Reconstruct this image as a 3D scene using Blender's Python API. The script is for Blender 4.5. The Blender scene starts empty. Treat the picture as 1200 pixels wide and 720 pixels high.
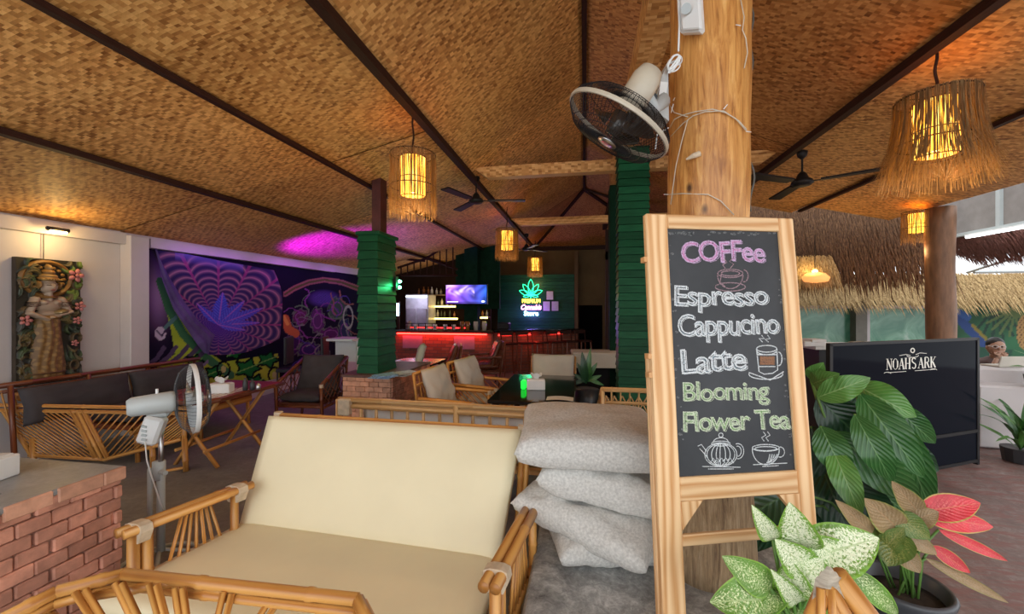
import bpy, bmesh, math, random
import numpy as np
from math import sin, cos, pi, radians, sqrt
from mathutils import Vector, Matrix, noise
random.seed(7)
SC = bpy.context.scene
COL = SC.collection
# ------------------------------------------------------------------ camera
F, HX, HY, CH = 480.0, 600.0, 358.0, 1.6        # focal length in px (1200 wide), horizon row, eye height
YAW = radians(10)
CY, SY = cos(YAW), sin(YAW)
cd = bpy.data.cameras.new('camera'); cam = bpy.data.objects.new('camera', cd); COL.objects.link(cam)
cd.sensor_width = 36; cd.lens = F/1200*36; cd.shift_y = -2/1200; cd.clip_start = .02; cd.clip_end = 200
cam.location = (0, 0, CH); cam.rotation_euler = (pi/2, 0, YAW)
SC.camera = cam
# ------------------------------------------------------------------ world, exposure
SC.view_settings.view_transform = 'Standard'; SC.view_settings.look = 'None'
SC.view_settings.exposure = 0.78; SC.view_settings.gamma = 1; SC.view_settings.use_curve_mapping = False
wd = bpy.data.worlds.new('world'); SC.world = wd; wd.use_nodes = True
bg = wd.node_tree.nodes['Background']; bg.inputs[0].default_value = (.93, .97, 1, 1); bg.inputs[1].default_value = 1.35

def W(u, v, z): return Vector((u*CY-v*SY, u*SY+v*CY, z))
def P(px, py, v): return W((px-HX)/F*v, v, CH-(py-HY)/F*v)
def G(px, py, z): return P(px, py, (CH-z)*F/(py-HY))
def PXp(px, py, X):                              # point on the plane x = X
    d = P(px, py, 1)-Vector((0, 0, CH)); return Vector((0, 0, CH))+d*(X/d.x)
def PYp(px, py, Y):
    d = P(px, py, 1)-Vector((0, 0, CH)); return Vector((0, 0, CH))+d*(Y/d.y)
def pix(X, Y, Z):                                # arrays -> pixels of the 1200x720 frame
    u = X*CY+Y*SY; v = -X*SY+Y*CY
    return HX+F*u/v, HY-F*(Z-CH)/v
def light(kind, loc, energy, color, size=.1, parent=None, rot=None, **kw):
    l = bpy.data.lights.new('lamp_light', kind); l.energy = energy; l.color = color
    if kind == 'AREA':
        l.shape = 'RECTANGLE'; l.size = size; l.size_y = kw.get('size_y', size)
    else: l.shadow_soft_size = size
    if kind == 'SPOT': l.spot_size = kw.get('spot', 1.2); l.spot_blend = .6
    o = bpy.data.objects.new('lamp_light', l); COL.objects.link(o); o.location = loc
    if rot: o.rotation_euler = rot
    if parent: o.parent = parent
    return o
def aim(o, target): o.rotation_euler = (Vector(target)-o.location).to_track_quat('-Z', 'Y').to_euler()

# ------------------------------------------------------------------ materials
class N:
    def __init__(s, name):
        s.m = bpy.data.materials.new(name); s.m.use_nodes = True; s.t = s.m.node_tree; s.n = s.t.nodes
        s.b = s.n['Principled BSDF']; s.out = s.n['Material Output']
    def add(s, typ, **kw):
        x = s.n.new(typ)
        for k, v in kw.items(): setattr(x, k, v)
        return x
    def l(s, a, b): s.t.links.new(a, b)
    def math(s, op, a, b=None, c=None):
        x = s.add('ShaderNodeMath', operation=op)
        for i, q in enumerate((a, b, c)):
            if q is None: continue
            if isinstance(q, (int, float)): x.inputs[i].default_value = q
            else: s.l(q, x.inputs[i])
        return x.outputs[0]
    def coords(s, mode='Object', scale=(1, 1, 1)):
        tc = s.add('ShaderNodeTexCoord'); mp = s.add('ShaderNodeMapping'); mp.inputs['Scale'].default_value = scale
        s.l(tc.outputs[mode], mp.inputs[0]); return mp.outputs[0]
    def noise(s, vec, scale, detail=4, rough=.55, dist=0):
        x = s.add('ShaderNodeTexNoise'); s.l(vec, x.inputs['Vector'])
        x.inputs['Scale'].default_value = scale; x.inputs['Detail'].default_value = detail
        x.inputs['Roughness'].default_value = rough; x.inputs['Distortion'].default_value = dist
        return x.outputs['Fac']
    def ramp(s, fac, stops):
        x = s.add('ShaderNodeValToRGB'); e = x.color_ramp.elements
        while len(e) > len(stops): e.remove(e[-1])
        while len(e) < len(stops): e.new(.5)
        for i, (p, c) in enumerate(stops): e[i].position = p; e[i].color = (*c[:3], 1)
        s.l(fac, x.inputs[0]); return x.outputs[0]
    def mix(s, f, a, b, bt='MIX'):
        x = s.add('ShaderNodeMix', data_type='RGBA', blend_type=bt)
        for i, q in ((0, f), (6, a), (7, b)):
            if isinstance(q, (int, float)): x.inputs[i].default_value = q
            elif isinstance(q, tuple): x.inputs[i].default_value = (*q[:3], 1)
            else: s.l(q, x.inputs[i])
        return x.outputs[2]
    def bump(s, h, strength=.3, dist=.01):
        x = s.add('ShaderNodeBump'); x.inputs['Strength'].default_value = strength; x.inputs['Distance'].default_value = dist
        s.l(h, x.inputs['Height']); s.l(x.outputs[0], s.b.inputs['Normal'])
    def col(s, c):
        if isinstance(c, tuple): s.b.inputs['Base Color'].default_value = (*c[:3], 1)
        else: s.l(c, s.b.inputs['Base Color'])
    def rough(s, r):
        if isinstance(r, (int, float)): s.b.inputs['Roughness'].default_value = r
        else: s.l(r, s.b.inputs['Roughness'])
def plain(name, c, rough=.5, metal=0, bump=0, bscale=60, var=.12, scale=8, mode='Object', spec=.5, rnd=0, stretch=(1, 1, 1)):
    n = N(name); v = n.coords(mode, stretch); f = n.noise(v, scale)
    a = tuple(x*(1-var) for x in c); b = tuple(min(1, x*(1+var)) for x in c)
    cc = n.ramp(f, [(.3, a), (.7, b)])
    if rnd:
        oi = n.add('ShaderNodeObjectInfo'); k = n.math('MULTIPLY_ADD', oi.outputs['Random'], 2*rnd, 1-rnd)
        hs = n.add('ShaderNodeHueSaturation'); n.l(cc, hs.inputs['Color']); n.l(k, hs.inputs['Value']); cc = hs.outputs[0]
    n.col(cc); n.rough(rough); n.b.inputs['Metallic'].default_value = metal
    n.b.inputs['Specular IOR Level'].default_value = spec
    if bump: n.bump(n.noise(v, bscale, 3), bump, .004)
    return n.m
def emis(name, c, s):
    n = N(name); n.b.inputs['Base Color'].default_value = (*c, 1); n.b.inputs['Emission Color'].default_value = (*c, 1)
    n.b.inputs['Emission Strength'].default_value = s; return n.m
def vcol(name, rough=.8, emit=0, bump=0):
    n = N(name); a = n.add('ShaderNodeAttribute', attribute_name='Col'); n.l(a.outputs['Color'], n.b.inputs['Base Color']); n.rough(rough)
    if emit:
        n.l(a.outputs['Color'], n.b.inputs['Emission Color']); n.b.inputs['Emission Strength'].default_value = emit
        n.b.inputs['Specular IOR Level'].default_value = .1
    if bump: n.bump(n.noise(n.coords(), 120, 3), bump, .003)
    return n.m
def weave(name, dark, mid, light_, cell=.032, mode='UV', tone=1):
    n = N(name); v = n.coords(mode)
    sx = n.add('ShaderNodeSeparateXYZ')
    wob = n.add('ShaderNodeTexNoise'); n.l(v, wob.inputs['Vector']); wob.inputs['Scale'].default_value = 1.3
    vm = n.add('ShaderNodeVectorMath', operation='MULTIPLY_ADD'); n.l(wob.outputs['Color'], vm.inputs[0]); vm.inputs[1].default_value = (.12, .12, .12); n.l(v, vm.inputs[2])
    n.l(vm.outputs[0], sx.inputs[0])
    X = n.math('DIVIDE', sx.outputs[0], cell); Y = n.math('DIVIDE', sx.outputs[1], cell*.62)
    ix = n.math('FLOOR', X); iy = n.math('FLOOR', Y)
    zig = n.math('PINGPONG', ix, 160)                       # the twill turns back on itself, as in the mats
    s = n.math('ADD', iy, zig); tw = n.math('MODULO', n.math('ADD', s, 4000), 4)
    warp = n.math('LESS_THAN', tw, 1.5)
    # strip identity for colour
    cmb = n.add('ShaderNodeCombineXYZ'); n.l(n.math('FLOOR', n.math('DIVIDE', n.math('ADD', ix, s), 2)), cmb.inputs[0]); n.l(iy, cmb.inputs[1])
    wn = n.add('ShaderNodeTexWhiteNoise', noise_dimensions='2D'); n.l(cmb.outputs[0], wn.inputs['Vector'])
    f = n.math('MULTIPLY_ADD', wn.outputs['Value'], .62, n.math('MULTIPLY', warp, .16))
    big = n.noise(v, .9, 5, .6); f2 = n.math('ADD', f, n.math('MULTIPLY_ADD', big, .8, -.28))
    c = n.ramp(f2, [(.05, dark), (.42, mid), (.85, light_)])
    st = n.noise(n.coords(mode, (1, 1, 1)), 1.9, 6, .7)
    c = n.mix(n.ramp(st, [(.62, (0, 0, 0)), (.78, (.5, .5, .5))]), c, tuple(x*.55 for x in mid))
    oi = n.add('ShaderNodeObjectInfo'); hs = n.add('ShaderNodeHueSaturation'); n.l(c, hs.inputs['Color'])
    n.l(n.math('MULTIPLY_ADD', oi.outputs['Random'], .35, .82*tone), hs.inputs['Value'])
    n.col(hs.outputs[0]); n.rough(.55); n.b.inputs['Specular IOR Level'].default_value = .35
    fx = n.math('PINGPONG', n.math('MULTIPLY', X, 1), .5); fy = n.math('PINGPONG', Y, .5)
    h = n.math('ADD', n.math('MULTIPLY', warp, .5), n.math('MULTIPLY', n.math('MINIMUM', fx, fy), .8))
    n.bump(h, .45, .006); return n.m
def wood(name, c1, c2, scale=1, rough=.5, mode='UV', rings=6, rnd=.12, dist=4):
    n = N(name); v = n.coords(mode, (rings*scale, .55*scale, rings*scale))
    w = n.add('ShaderNodeTexWave', wave_type='BANDS', bands_direction='X'); n.l(v, w.inputs['Vector'])
    w.inputs['Scale'].default_value = 1.6; w.inputs['Distortion'].default_value = dist; w.inputs['Detail'].default_value = 3; w.inputs['Detail Scale'].default_value = .9
    f = n.noise(n.coords(mode, (60*scale, 2*scale, 60*scale)), 2, 4)
    c = n.ramp(n.math('ADD', n.math('MULTIPLY', w.outputs['Fac'], .62), n.math('MULTIPLY', f, .4)), [(.15, c2), (.5, tuple((a*2+b)/3 for a, b in zip(c1, c2))), (.8, c1)])
    oi = n.add('ShaderNodeObjectInfo'); hs = n.add('ShaderNodeHueSaturation'); n.l(c, hs.inputs['Color'])
    n.l(n.math('MULTIPLY_ADD', oi.outputs['Random'], 2*rnd, 1-rnd), hs.inputs['Value']); n.col(hs.outputs[0])
    n.rough(rough); n.bump(f, .15, .003); return n.m
def leafmat(name, base, vein, edge=None, spots=None, rough=.35, spot_amt=.5):
    n = N(name); tc = n.add('ShaderNodeTexCoord'); sx = n.add('ShaderNodeSeparateXYZ'); n.l(tc.outputs['UV'], sx.inputs[0])
    U, V = sx.outputs[0], sx.outputs[1]
    a = n.math('ABSOLUTE', n.math('SUBTRACT', U, .5))
    mid = n.math('LESS_THAN', a, .02)
    side = n.math('SINE', n.math('MULTIPLY', n.math('SUBTRACT', V, n.math('MULTIPLY', a, .7)), 62))
    sv = n.math('GREATER_THAN', side, .82)
    c = n.ramp(n.noise(tc.outputs['Object'], 9, 3), [(.3, tuple(x*.72 for x in base)), (.7, tuple(x*1.25 for x in base))])
    if spots:
        vm = n.add('ShaderNodeMapping'); vm.inputs['Scale'].default_value = (7, 13, 1); n.l(tc.outputs['UV'], vm.inputs[0])
        s = n.noise(vm.outputs[0], 2.3, 4, .75)
        s = n.math('SUBTRACT', s, n.math('MULTIPLY', n.math('POWER', n.math('MULTIPLY', a, 2), 4), .25))
        c = n.mix(n.ramp(s, [(spot_amt-.03, (0, 0, 0)), (spot_amt+.03, (1, 1, 1))]), c, spots)
    c = n.mix(n.math('MULTIPLY', sv, .35 if not spots else .12), c, vein)
    c = n.mix(n.math('MULTIPLY', mid, .8), c, vein)
    if edge:
        c = n.mix(n.math('MULTIPLY', n.math('GREATER_THAN', a, .455), .8), c, edge)
    n.col(c); n.rough(rough); n.bump(side, .2, .004)
    tr = n.b.inputs.get('Transmission Weight'); n.b.inputs['Subsurface Weight'].default_value = 0
    return n.m
# ------------------------------------------------------------------ mesh helpers
def setp(o, label=None, cat=None, group=None, kind=None):
    if label: o['label'] = label
    if cat: o['category'] = cat
    if group: o['group'] = group
    if kind: o['kind'] = kind
    return o
def thing(name, label=None, cat=None, loc=(0, 0, 0), group=None, kind=None):
    o = bpy.data.objects.new(name, None); COL.objects.link(o); o.location = loc; o.empty_display_size = .1
    return setp(o, label, cat, group, kind)
def wloc(o):
    l = Vector((0, 0, 0))
    while o: l += o.location; o = o.parent
    return l
def perp(d):
    d = d.normalized(); a = Vector((0, 0, 1)) if abs(d.z) < .9 else Vector((1, 0, 0))
    x = d.cross(a).normalized(); return x, x.cross(d).normalized()
class M:
    def __init__(s): s.v = []; s.f = []; s.uv = []; s.col = None
    def add(s, vs, fs, uvs=None):
        k = len(s.v); s.v += [tuple(x) for x in vs]
        for i, f in enumerate(fs):
            s.f.append([k+j for j in f]); s.uv.append(uvs[i] if uvs else None)
        return s
    def box(s, c, size, R=None, bev=0):
        c = Vector(c); hx, hy, hz = [q/2 for q in size]; R = R or Matrix.Identity(3)
        if bev <= 0:
            vs = [c+R@Vector((x*hx, y*hy, z*hz)) for z in (-1, 1) for y in (-1, 1) for x in (-1, 1)]
            fs = [(0, 2, 3, 1), (4, 5, 7, 6), (0, 1, 5, 4), (2, 6, 7, 3), (0, 4, 6, 2), (1, 3, 7, 5)]
            L = lambda i, j: (vs[i]-vs[j]).length
        else:
            b = min(bev, hx*.9, hy*.9, hz*.9); vs = []; ids = {}
            for X in (-1, 1):
                for Y in (-1, 1):
                    for Z in (-1, 1):
                        for k, q in enumerate(((hx, hy-b, hz-b), (hx-b, hy, hz-b), (hx-b, hy-b, hz))):
                            ids[X, Y, Z, k] = len(vs); vs.append(c+R@Vector((X*q[0], Y*q[1], Z*q[2])))
            fs = []
            for X in (-1, 1): fs.append([ids[X, y, z, 0] for y, z in ((-1, -1), (1, -1), (1, 1), (-1, 1))][::X])
            for Y in (-1, 1): fs.append([ids[x, Y, z, 1] for x, z in ((-1, -1), (1, -1), (1, 1), (-1, 1))][::-Y])
            for Z in (-1, 1): fs.append([ids[x, y, Z, 2] for x, y in ((-1, -1), (1, -1), (1, 1), (-1, 1))][::Z])
            for a in (-1, 1):
                for bb in (-1, 1):
                    fs.append([ids[a, bb, -1, 0], ids[a, bb, 1, 0], ids[a, bb, 1, 1], ids[a, bb, -1, 1]])
                    fs.append([ids[a, -1, bb, 0], ids[a, 1, bb, 0], ids[a, 1, bb, 2], ids[a, -1, bb, 2]])
                    fs.append([ids[-1, a, bb, 1], ids[1, a, bb, 1], ids[1, a, bb, 2], ids[-1, a, bb, 2]])
                    for z in (-1, 1): fs.append([ids[a, bb, z, 0], ids[a, bb, z, 1], ids[a, bb, z, 2]])
        ax = sorted(range(3), key=lambda i: -size[i])      # uv: v along the longest side
        inv = R.transposed(); uvs = []
        for f in fs:
            ps = [inv@(vs[i]-c) for i in f]; nn = (ps[1]-ps[0]).cross(ps[2]-ps[0]); na = max(range(3), key=lambda i: abs(nn[i]))
            oth = [i for i in ax if i != na]
            uvs.append([(p[oth[1]]+c.x*.37, p[oth[0]]+c.z*.3) for p in ps])
        return s.add(vs, fs, uvs)
    def tube(s, pts, r, seg=8, caps=True, nodes=0):
        pts = [Vector(p) for p in pts]; n = len(pts)
        rs = r if isinstance(r, (list, tuple)) else [r]*n
        if nodes and n == 2:                                  # bamboo: slight swelling at the nodes
            L = (pts[1]-pts[0]).length; k = max(1, int(L/nodes)); ts = [0.]; rr = [rs[0]]
            for i in range(1, k+1):
                t = (i-.35+random.uniform(-.12, .12))/k
                e = .006/L
                for q, m in ((t-2*e, 1), (t-e, 1.13), (t+e, 1.13), (t+2*e, 1)): ts.append(q); rr.append((rs[0]+(rs[1]-rs[0])*q)*m)
            ts.append(1.); rr.append(rs[1]); pts = [pts[0].lerp(pts[1], t) for t in ts]; rs = rr; n = len(pts)
        vs = []; ds = []; acc = 0; x = None
        for i in range(n):
            d = (pts[min(i+1, n-1)]-pts[max(i-1, 0)]);
            if d.length < 1e-9: d = Vector((0, 0, 1))
            d.normalize()
            if x is None: x, y = perp(d)
            else:
                x = (x-d*x.dot(d)); x = x.normalized() if x.length > 1e-6 else perp(d)[0]; y = x.cross(d).normalized()
            if i: acc += (pts[i]-pts[i-1]).length
            ds.append(acc)
            for k in range(seg):
                a = 2*pi*k/seg; vs.append(pts[i]+(x*cos(a)+y*sin(a))*rs[i])
        fs = []; uvs = []; o = random.random()*5
        for i in range(n-1):
            for k in range(seg):
                k2 = (k+1) % seg; fs.append((i*seg+k, i*seg+k2, (i+1)*seg+k2, (i+1)*seg+k))
                uvs.append([(k/seg*.2+o, ds[i]+o), ((k+1)/seg*.2+o, ds[i]+o), ((k+1)/seg*.2+o, ds[i+1]+o), (k/seg*.2+o, ds[i+1]+o)])
        if caps:
            fs.append(tuple(range(seg))[::-1]); uvs.append([(o, o)]*seg)
            fs.append(tuple((n-1)*seg+k for k in range(seg))); uvs.append([(o, o)]*seg)
        return s.add(vs, fs, uvs)
    def lathe(s, prof, c=(0, 0, 0), seg=24, R=None, wob=None):
        c = Vector(c); R = R or Matrix.Identity(3); vs = []
        for r, z in prof:
            for k in range(seg):
                a = 2*pi*k/seg; rr = r*(wob(a, z) if wob else 1)
                vs.append(c+R@Vector((rr*cos(a), rr*sin(a), z)))
        fs = []; uvs = []
        for i in range(len(prof)-1):
            for k in range(seg):
                k2 = (k+1) % seg; fs.append((i*seg+k, i*seg+k2, (i+1)*seg+k2, (i+1)*seg+k))
                z0, z1 = prof[i][1], prof[i+1][1]; w = 2*pi*max(prof[i][0], .02)
                uvs.append([(k/seg*w, z0), ((k+1)/seg*w, z0), ((k+1)/seg*w, z1), (k/seg*w, z1)])
        for i, rev in ((0, True), (len(prof)-1, False)):
            if prof[i][0] > 1e-4:
                f = [i*seg+k for k in range(seg)]; fs.append(f[::-1] if rev else f); uvs.append([(0, 0)]*seg)
        return s.add(vs, fs, uvs)
    def grid(s, fn, nu, nv, su=1, sv=1):
        vs = [fn(i/nu, j/nv) for j in range(nv+1) for i in range(nu+1)]; fs = []; uvs = []
        for j in range(nv):
            for i in range(nu):
                a = j*(nu+1)+i; fs.append((a, a+1, a+nu+2, a+nu+1))
                uvs.append([(i/nu*su, j/nv*sv), ((i+1)/nu*su, j/nv*sv), ((i+1)/nu*su, (j+1)/nv*sv), (i/nu*su, (j+1)/nv*sv)])
        return s.add(vs, fs, uvs)
    def prism(s, poly, d):                                   # polygon (3D points) pushed along vector d
        n = len(poly); poly = [Vector(p) for p in poly]; d = Vector(d)
        return s.add(poly+[p+d for p in poly], [tuple(range(n))[::-1], tuple(range(n, 2*n))]+[(i, (i+1) % n, n+(i+1) % n, n+i) for i in range(n)],
            [[(p.x+p.y, p.z) for p in poly][::-1], [(p.x+p.y, p.z) for p in poly]]+[[(0, 0), (.05, 0), (.05, .05), (0, .05)]]*n)
    def ell(s, c, r, seg=16, rings=10, R=None):
        c = Vector(c); R = R or Matrix.Identity(3)
        vs = []; fs = []
        for i in range(rings+1):
            t = pi*i/rings
            for k in range(seg):
                a = 2*pi*k/seg; vs.append(c+R@Vector((r[0]*sin(t)*cos(a), r[1]*sin(t)*sin(a), r[2]*cos(t))))
        for i in range(rings):
            for k in range(seg):
                k2 = (k+1) % seg; fs.append((i*seg+k, (i+1)*seg+k, (i+1)*seg+k2, i*seg+k2))
        return s.add(vs, fs)
    def build(s, name, mat, parent=None, smooth=False, colors=None):
        off = wloc(parent) if parent else Vector((0, 0, 0))
        me = bpy.data.meshes.new(name); me.from_pydata([(a-off.x, b-off.y, c-off.z) for a, b, c in s.v], [], s.f)
        if any(u for u in s.uv):
            ul = me.uv_layers.new(name='UVMap'); flat = []
            for f, u in zip(s.f, s.uv):
                u = u or [(0, 0)]*len(f)
                for q in u: flat += [q[0], q[1]]
            if len(flat) == 2*len(me.loops): ul.data.foreach_set('uv', flat)
        if colors is not None:
            ca = me.color_attributes.new('Col', 'FLOAT_COLOR', 'POINT')
            c4 = np.ones((len(s.v), 4), dtype=np.float32); c4[:, :3] = colors; ca.data.foreach_set('color', c4.ravel())
        if mat: me.materials.append(mat)
        if smooth: me.polygons.foreach_set('use_smooth', [True]*len(me.polygons))
        me.validate(); me.update()
        o = bpy.data.objects.new(name, me); COL.objects.link(o)
        if parent: o.parent = parent
        return o
def fixn(o):
    bm = bmesh.new(); bm.from_mesh(o.data); bmesh.ops.remove_doubles(bm, verts=bm.verts, dist=1e-5); bmesh.ops.recalc_face_normals(bm, faces=bm.faces); bm.to_mesh(o.data); bm.free(); return o
def copy_tree(o, parent=None):
    c = o.copy(); COL.objects.link(c); c.parent = parent
    for ch in list(o.children): copy_tree(ch, c)
    return c
def single(o, label, cat, group=None): return setp(o, label, cat, group)
def text_mesh(body, size, mode='FILL', bevel=0.0, extrude=0.0, res=3):
    cu = bpy.data.curves.new('t', 'FONT'); cu.body = body; cu.size = size; cu.fill_mode = 'NONE' if mode == 'OUT' else 'BOTH'
    cu.bevel_depth = bevel; cu.bevel_resolution = 0; cu.extrude = extrude; cu.resolution_u = res
    o = bpy.data.objects.new('t', cu); COL.objects.link(o); dg = bpy.context.evaluated_depsgraph_get(); dg.update()
    me = bpy.data.meshes.new_from_object(o.evaluated_get(dg)); vs = [Vector(v.co) for v in me.vertices]; fs = [tuple(p.vertices) for p in me.polygons]
    bpy.data.objects.remove(o); bpy.data.curves.remove(cu); bpy.data.meshes.remove(me); return vs, fs
def skin(name, verts, edges, radii, mat, parent, sub=2):
    off = wloc(parent); me = bpy.data.meshes.new(name); me.from_pydata([tuple(Vector(v)-off) for v in verts], edges, [])
    o = bpy.data.objects.new('sk', me); COL.objects.link(o)
    md = o.modifiers.new('s', 'SKIN'); md.use_smooth_shade = True
    sv = me.skin_vertices[0].data if me.skin_vertices else None
    if sv is None:
        bm = bmesh.new(); bm.from_mesh(me); bm.verts.layers.skin.verify(); bm.to_mesh(me); bm.free(); sv = me.skin_vertices[0].data
    for i, r in enumerate(radii): sv[i].radius = (r, r) if isinstance(r, (int, float)) else r
    sv[0].use_root = True
    o.modifiers.new('u', 'SUBSURF').levels = sub
    dg = bpy.context.evaluated_depsgraph_get(); dg.update(); m2 = bpy.data.meshes.new_from_object(o.evaluated_get(dg)); m2.name = name
    bpy.data.objects.remove(o); m2.materials.clear(); m2.materials.append(mat)
    m2.polygons.foreach_set('use_smooth', [True]*len(m2.polygons))
    r = bpy.data.objects.new(name, m2); COL.objects.link(r); r.parent = parent; return r
def pole(name, a, b, r, mat, parent, nodes=.28, seg=8, r2=None):
    return M().tube([a, b], [r, r2 or r], seg, nodes=nodes).build(name, mat, parent, smooth=True)

# materials
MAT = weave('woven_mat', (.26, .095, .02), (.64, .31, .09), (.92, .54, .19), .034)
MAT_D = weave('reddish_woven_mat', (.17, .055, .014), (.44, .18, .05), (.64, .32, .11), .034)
MAT_B = weave('woven_beam_wrap', (.3, .12, .03), (.62, .3, .09), (.85, .5, .2), mode='UV', cell=.045)
DKW = plain('dark_wood', (.035, .012, .008), .6, spec=.2, bump=.2, var=.3, scale=14, stretch=(6, .6, 6))
GREENP = plain('green_plank', (.009, .075, .032), .42, bump=.25, bscale=30, var=.25, scale=6, rnd=.25, stretch=(1, 1, 6), spec=.15)
GREEND = plain('dark_green_paint', (.006, .03, .016), .8, bump=.2, var=.25, spec=.08)
WHITE = plain('white_plaster', (.60, .56, .56), .8, bump=.12, bscale=25, var=.05, scale=2)
PLAST = plain('white_plastic', (.78, .79, .78), .3, var=.03)
GREYPL = plain('grey_plastic', (.48, .52, .52), .35, var=.04)
CREAM = plain('cream_leatherette', (.88, .79, .54), .55, bump=.12, bscale=220, var=.03, scale=3)
BRICK = plain('brick', (.58, .27, .185), .85, bump=.7, bscale=30, var=.28, scale=12, rnd=.2)
BRICKL = plain('pale_brick', (.62, .33, .22), .85, bump=.5, bscale=35, var=.2, scale=14, rnd=.15)
MORTAR = plain('mortar', (.34, .2, .15), .95, bump=.4, var=.2)
DKFAB = plain('dark_grey_fabric', (.055, .048, .052), .9, bump=.3, bscale=150, var=.2, scale=5)
GREYFAB = plain('speckled_grey_fabric', (.62, .61, .58), .9, bump=.35, bscale=260, var=.2, scale=90)
LTFAB = plain('pale_linen', (.56, .52, .45), .9, bump=.3, bscale=150, var=.06, scale=4)
BLACK = plain('black_metal', (.012, .011, .012), .5, var=.1, spec=.25)
BLKPL = plain('black_plastic', (.03, .032, .036), .35, var=.1)
CHROME = plain('brushed_steel', (.5, .5, .5), .3, metal=1, var=.03)
RED = plain('red_counter', (.25, .02, .02), .4, var=.2)
SOIL = plain('soil', (.045, .03, .02), .95, bump=1, bscale=40, var=.4, scale=40)
PAPER = plain('paper', (.72, .72, .70), .7, var=.02)
SKINM = plain('skin', (.36, .2, .13), .5, var=.05)
def bamboo(name, c1, c2, rough=.32): return wood(name, c1, c2, 1, rough, 'UV', rings=3, rnd=.16, dist=1.5)
BAM = bamboo('bamboo', (.68, .34, .09), (.40, .15, .03))
BAMP = bamboo('pale_bamboo', (.72, .45, .2), (.48, .25, .08))
BAMD = bamboo('red_brown_bamboo', (.22, .06, .02), (.1, .025, .012))
WRAP = plain('rattan_wrapping', (.60, .48, .34), .6, bump=.4, bscale=90, var=.15, scale=30)
PINE = wood('pine', (.84, .57, .31), (.60, .29, .10), 1.0, .5, rings=5, rnd=.08, dist=9)
def concrete(name, a, b, c, rough, sc=1.2, streak=None):
    n = N(name); v = n.coords('Object'); f = n.noise(v, sc*2.2, 8, .7, .9); g = n.noise(v, sc*9, 6, .7, 1.5)
    h = n.math('ADD', n.math('MULTIPLY', f, .6), n.math('MULTIPLY', g, .4)); cc = n.ramp(h, [(.33, a), (.5, b), (.66, c)])
    if streak: cc = n.mix(n.ramp(n.noise(n.coords('Object', (1, 4, 1)), sc*2.5, 7, .7, 1), [(.47, (0, 0, 0)), (.6, (.8, .8, .8))]), cc, streak)
    n.col(cc); n.rough(n.math('MULTIPLY_ADD', f, .4, rough-.2)); n.bump(g, .15, .004); return n.m
FLOOR = concrete('grey_concrete', (.13, .125, .12), (.21, .205, .195), (.3, .295, .28), .5)
FLOORR = concrete('red_concrete', (.12, .07, .06), (.23, .16, .145), (.36, .31, .29), .5, 1.5, (.26, .10, .085))
SLAB = concrete('dark_platform_concrete', (.13, .13, .125), (.34, .34, .33), (.68, .68, .66), .35, 3.6)
TOPC = concrete('counter_concrete', (.17, .175, .18), (.27, .275, .28), (.38, .38, .38), .35, 1.6)

# ================================================================== SETTING
def struct(o): o['kind'] = 'structure'; return o
struct(M().box((-2.3, 5.5, -.05), (7.2, 17, .1)).build('floor', FLOOR))
struct(M().box((7.3, 5.5, -.055), (12, 17, .09)).build('floor', FLOORR))
prof = [(-5.6, 2.5), (-4.06, 2.86), (-2.74, 3.17), (-1.573, 3.45), (0, 4.4), (2.42, 3.45), (3.51, 3.19), (4.67, 2.92)]
ceil = struct(thing('ceiling'))
RE, RF = 9.9, 13.0                                    # ridge end and eave end of the hip
rs = random.Random(3)
def mat_panel(a, b, c, d, mat, su, sv, sag=.012):      # a,b along x at y0; d,c at y1
    a, b, c, d = map(Vector, (a, b, c, d)); nrm = (b-a).cross(d-a).normalized(); nrm = nrm if nrm.z > 0 else -nrm
    lift = rs.uniform(0, .012); ph = rs.uniform(0, 9)
    def fn(u, v):
        p = a.lerp(b, u).lerp(d.lerp(c, u), v); e = sin(pi*u)*sin(pi*v)
        return p+nrm*(lift-sag*e*(.6+.5*sin(ph+5*u+3*v)))
    m = M().grid(fn, 8, 8, su, sv); o = m.build('mat_panel', mat, ceil, smooth=True); return o
for i in range(7):
    (x0, z0), (x1, z1) = prof[i], prof[i+1]
    y1max = [13, 13, 13, 0, 0, 7.8, 7.3][i] if i not in (3, 4) else 0
    wdt = sqrt((x1-x0)**2+(z1-z0)**2)
    if i not in (3, 4):
        y = -1.6
        while y < y1max-.1:
            e = min(y+1.9, y1max); mat_panel((x0, y, z0), (x1, y, z1), (x1, e, z1), (x0, e, z0), MAT, wdt, e-y); y = e
    else:
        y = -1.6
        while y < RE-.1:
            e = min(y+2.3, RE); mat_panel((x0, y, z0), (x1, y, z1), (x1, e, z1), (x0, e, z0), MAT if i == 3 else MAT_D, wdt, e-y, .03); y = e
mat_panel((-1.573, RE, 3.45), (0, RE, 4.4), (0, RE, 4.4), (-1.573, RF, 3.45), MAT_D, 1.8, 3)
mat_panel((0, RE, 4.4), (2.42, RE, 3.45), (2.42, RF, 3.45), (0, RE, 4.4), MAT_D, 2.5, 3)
mat_panel((-1.573, RF, 3.45), (2.42, RF, 3.45), (0, RE, 4.4), (0, RE, 4.4), MAT_D, 4, 3)
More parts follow.
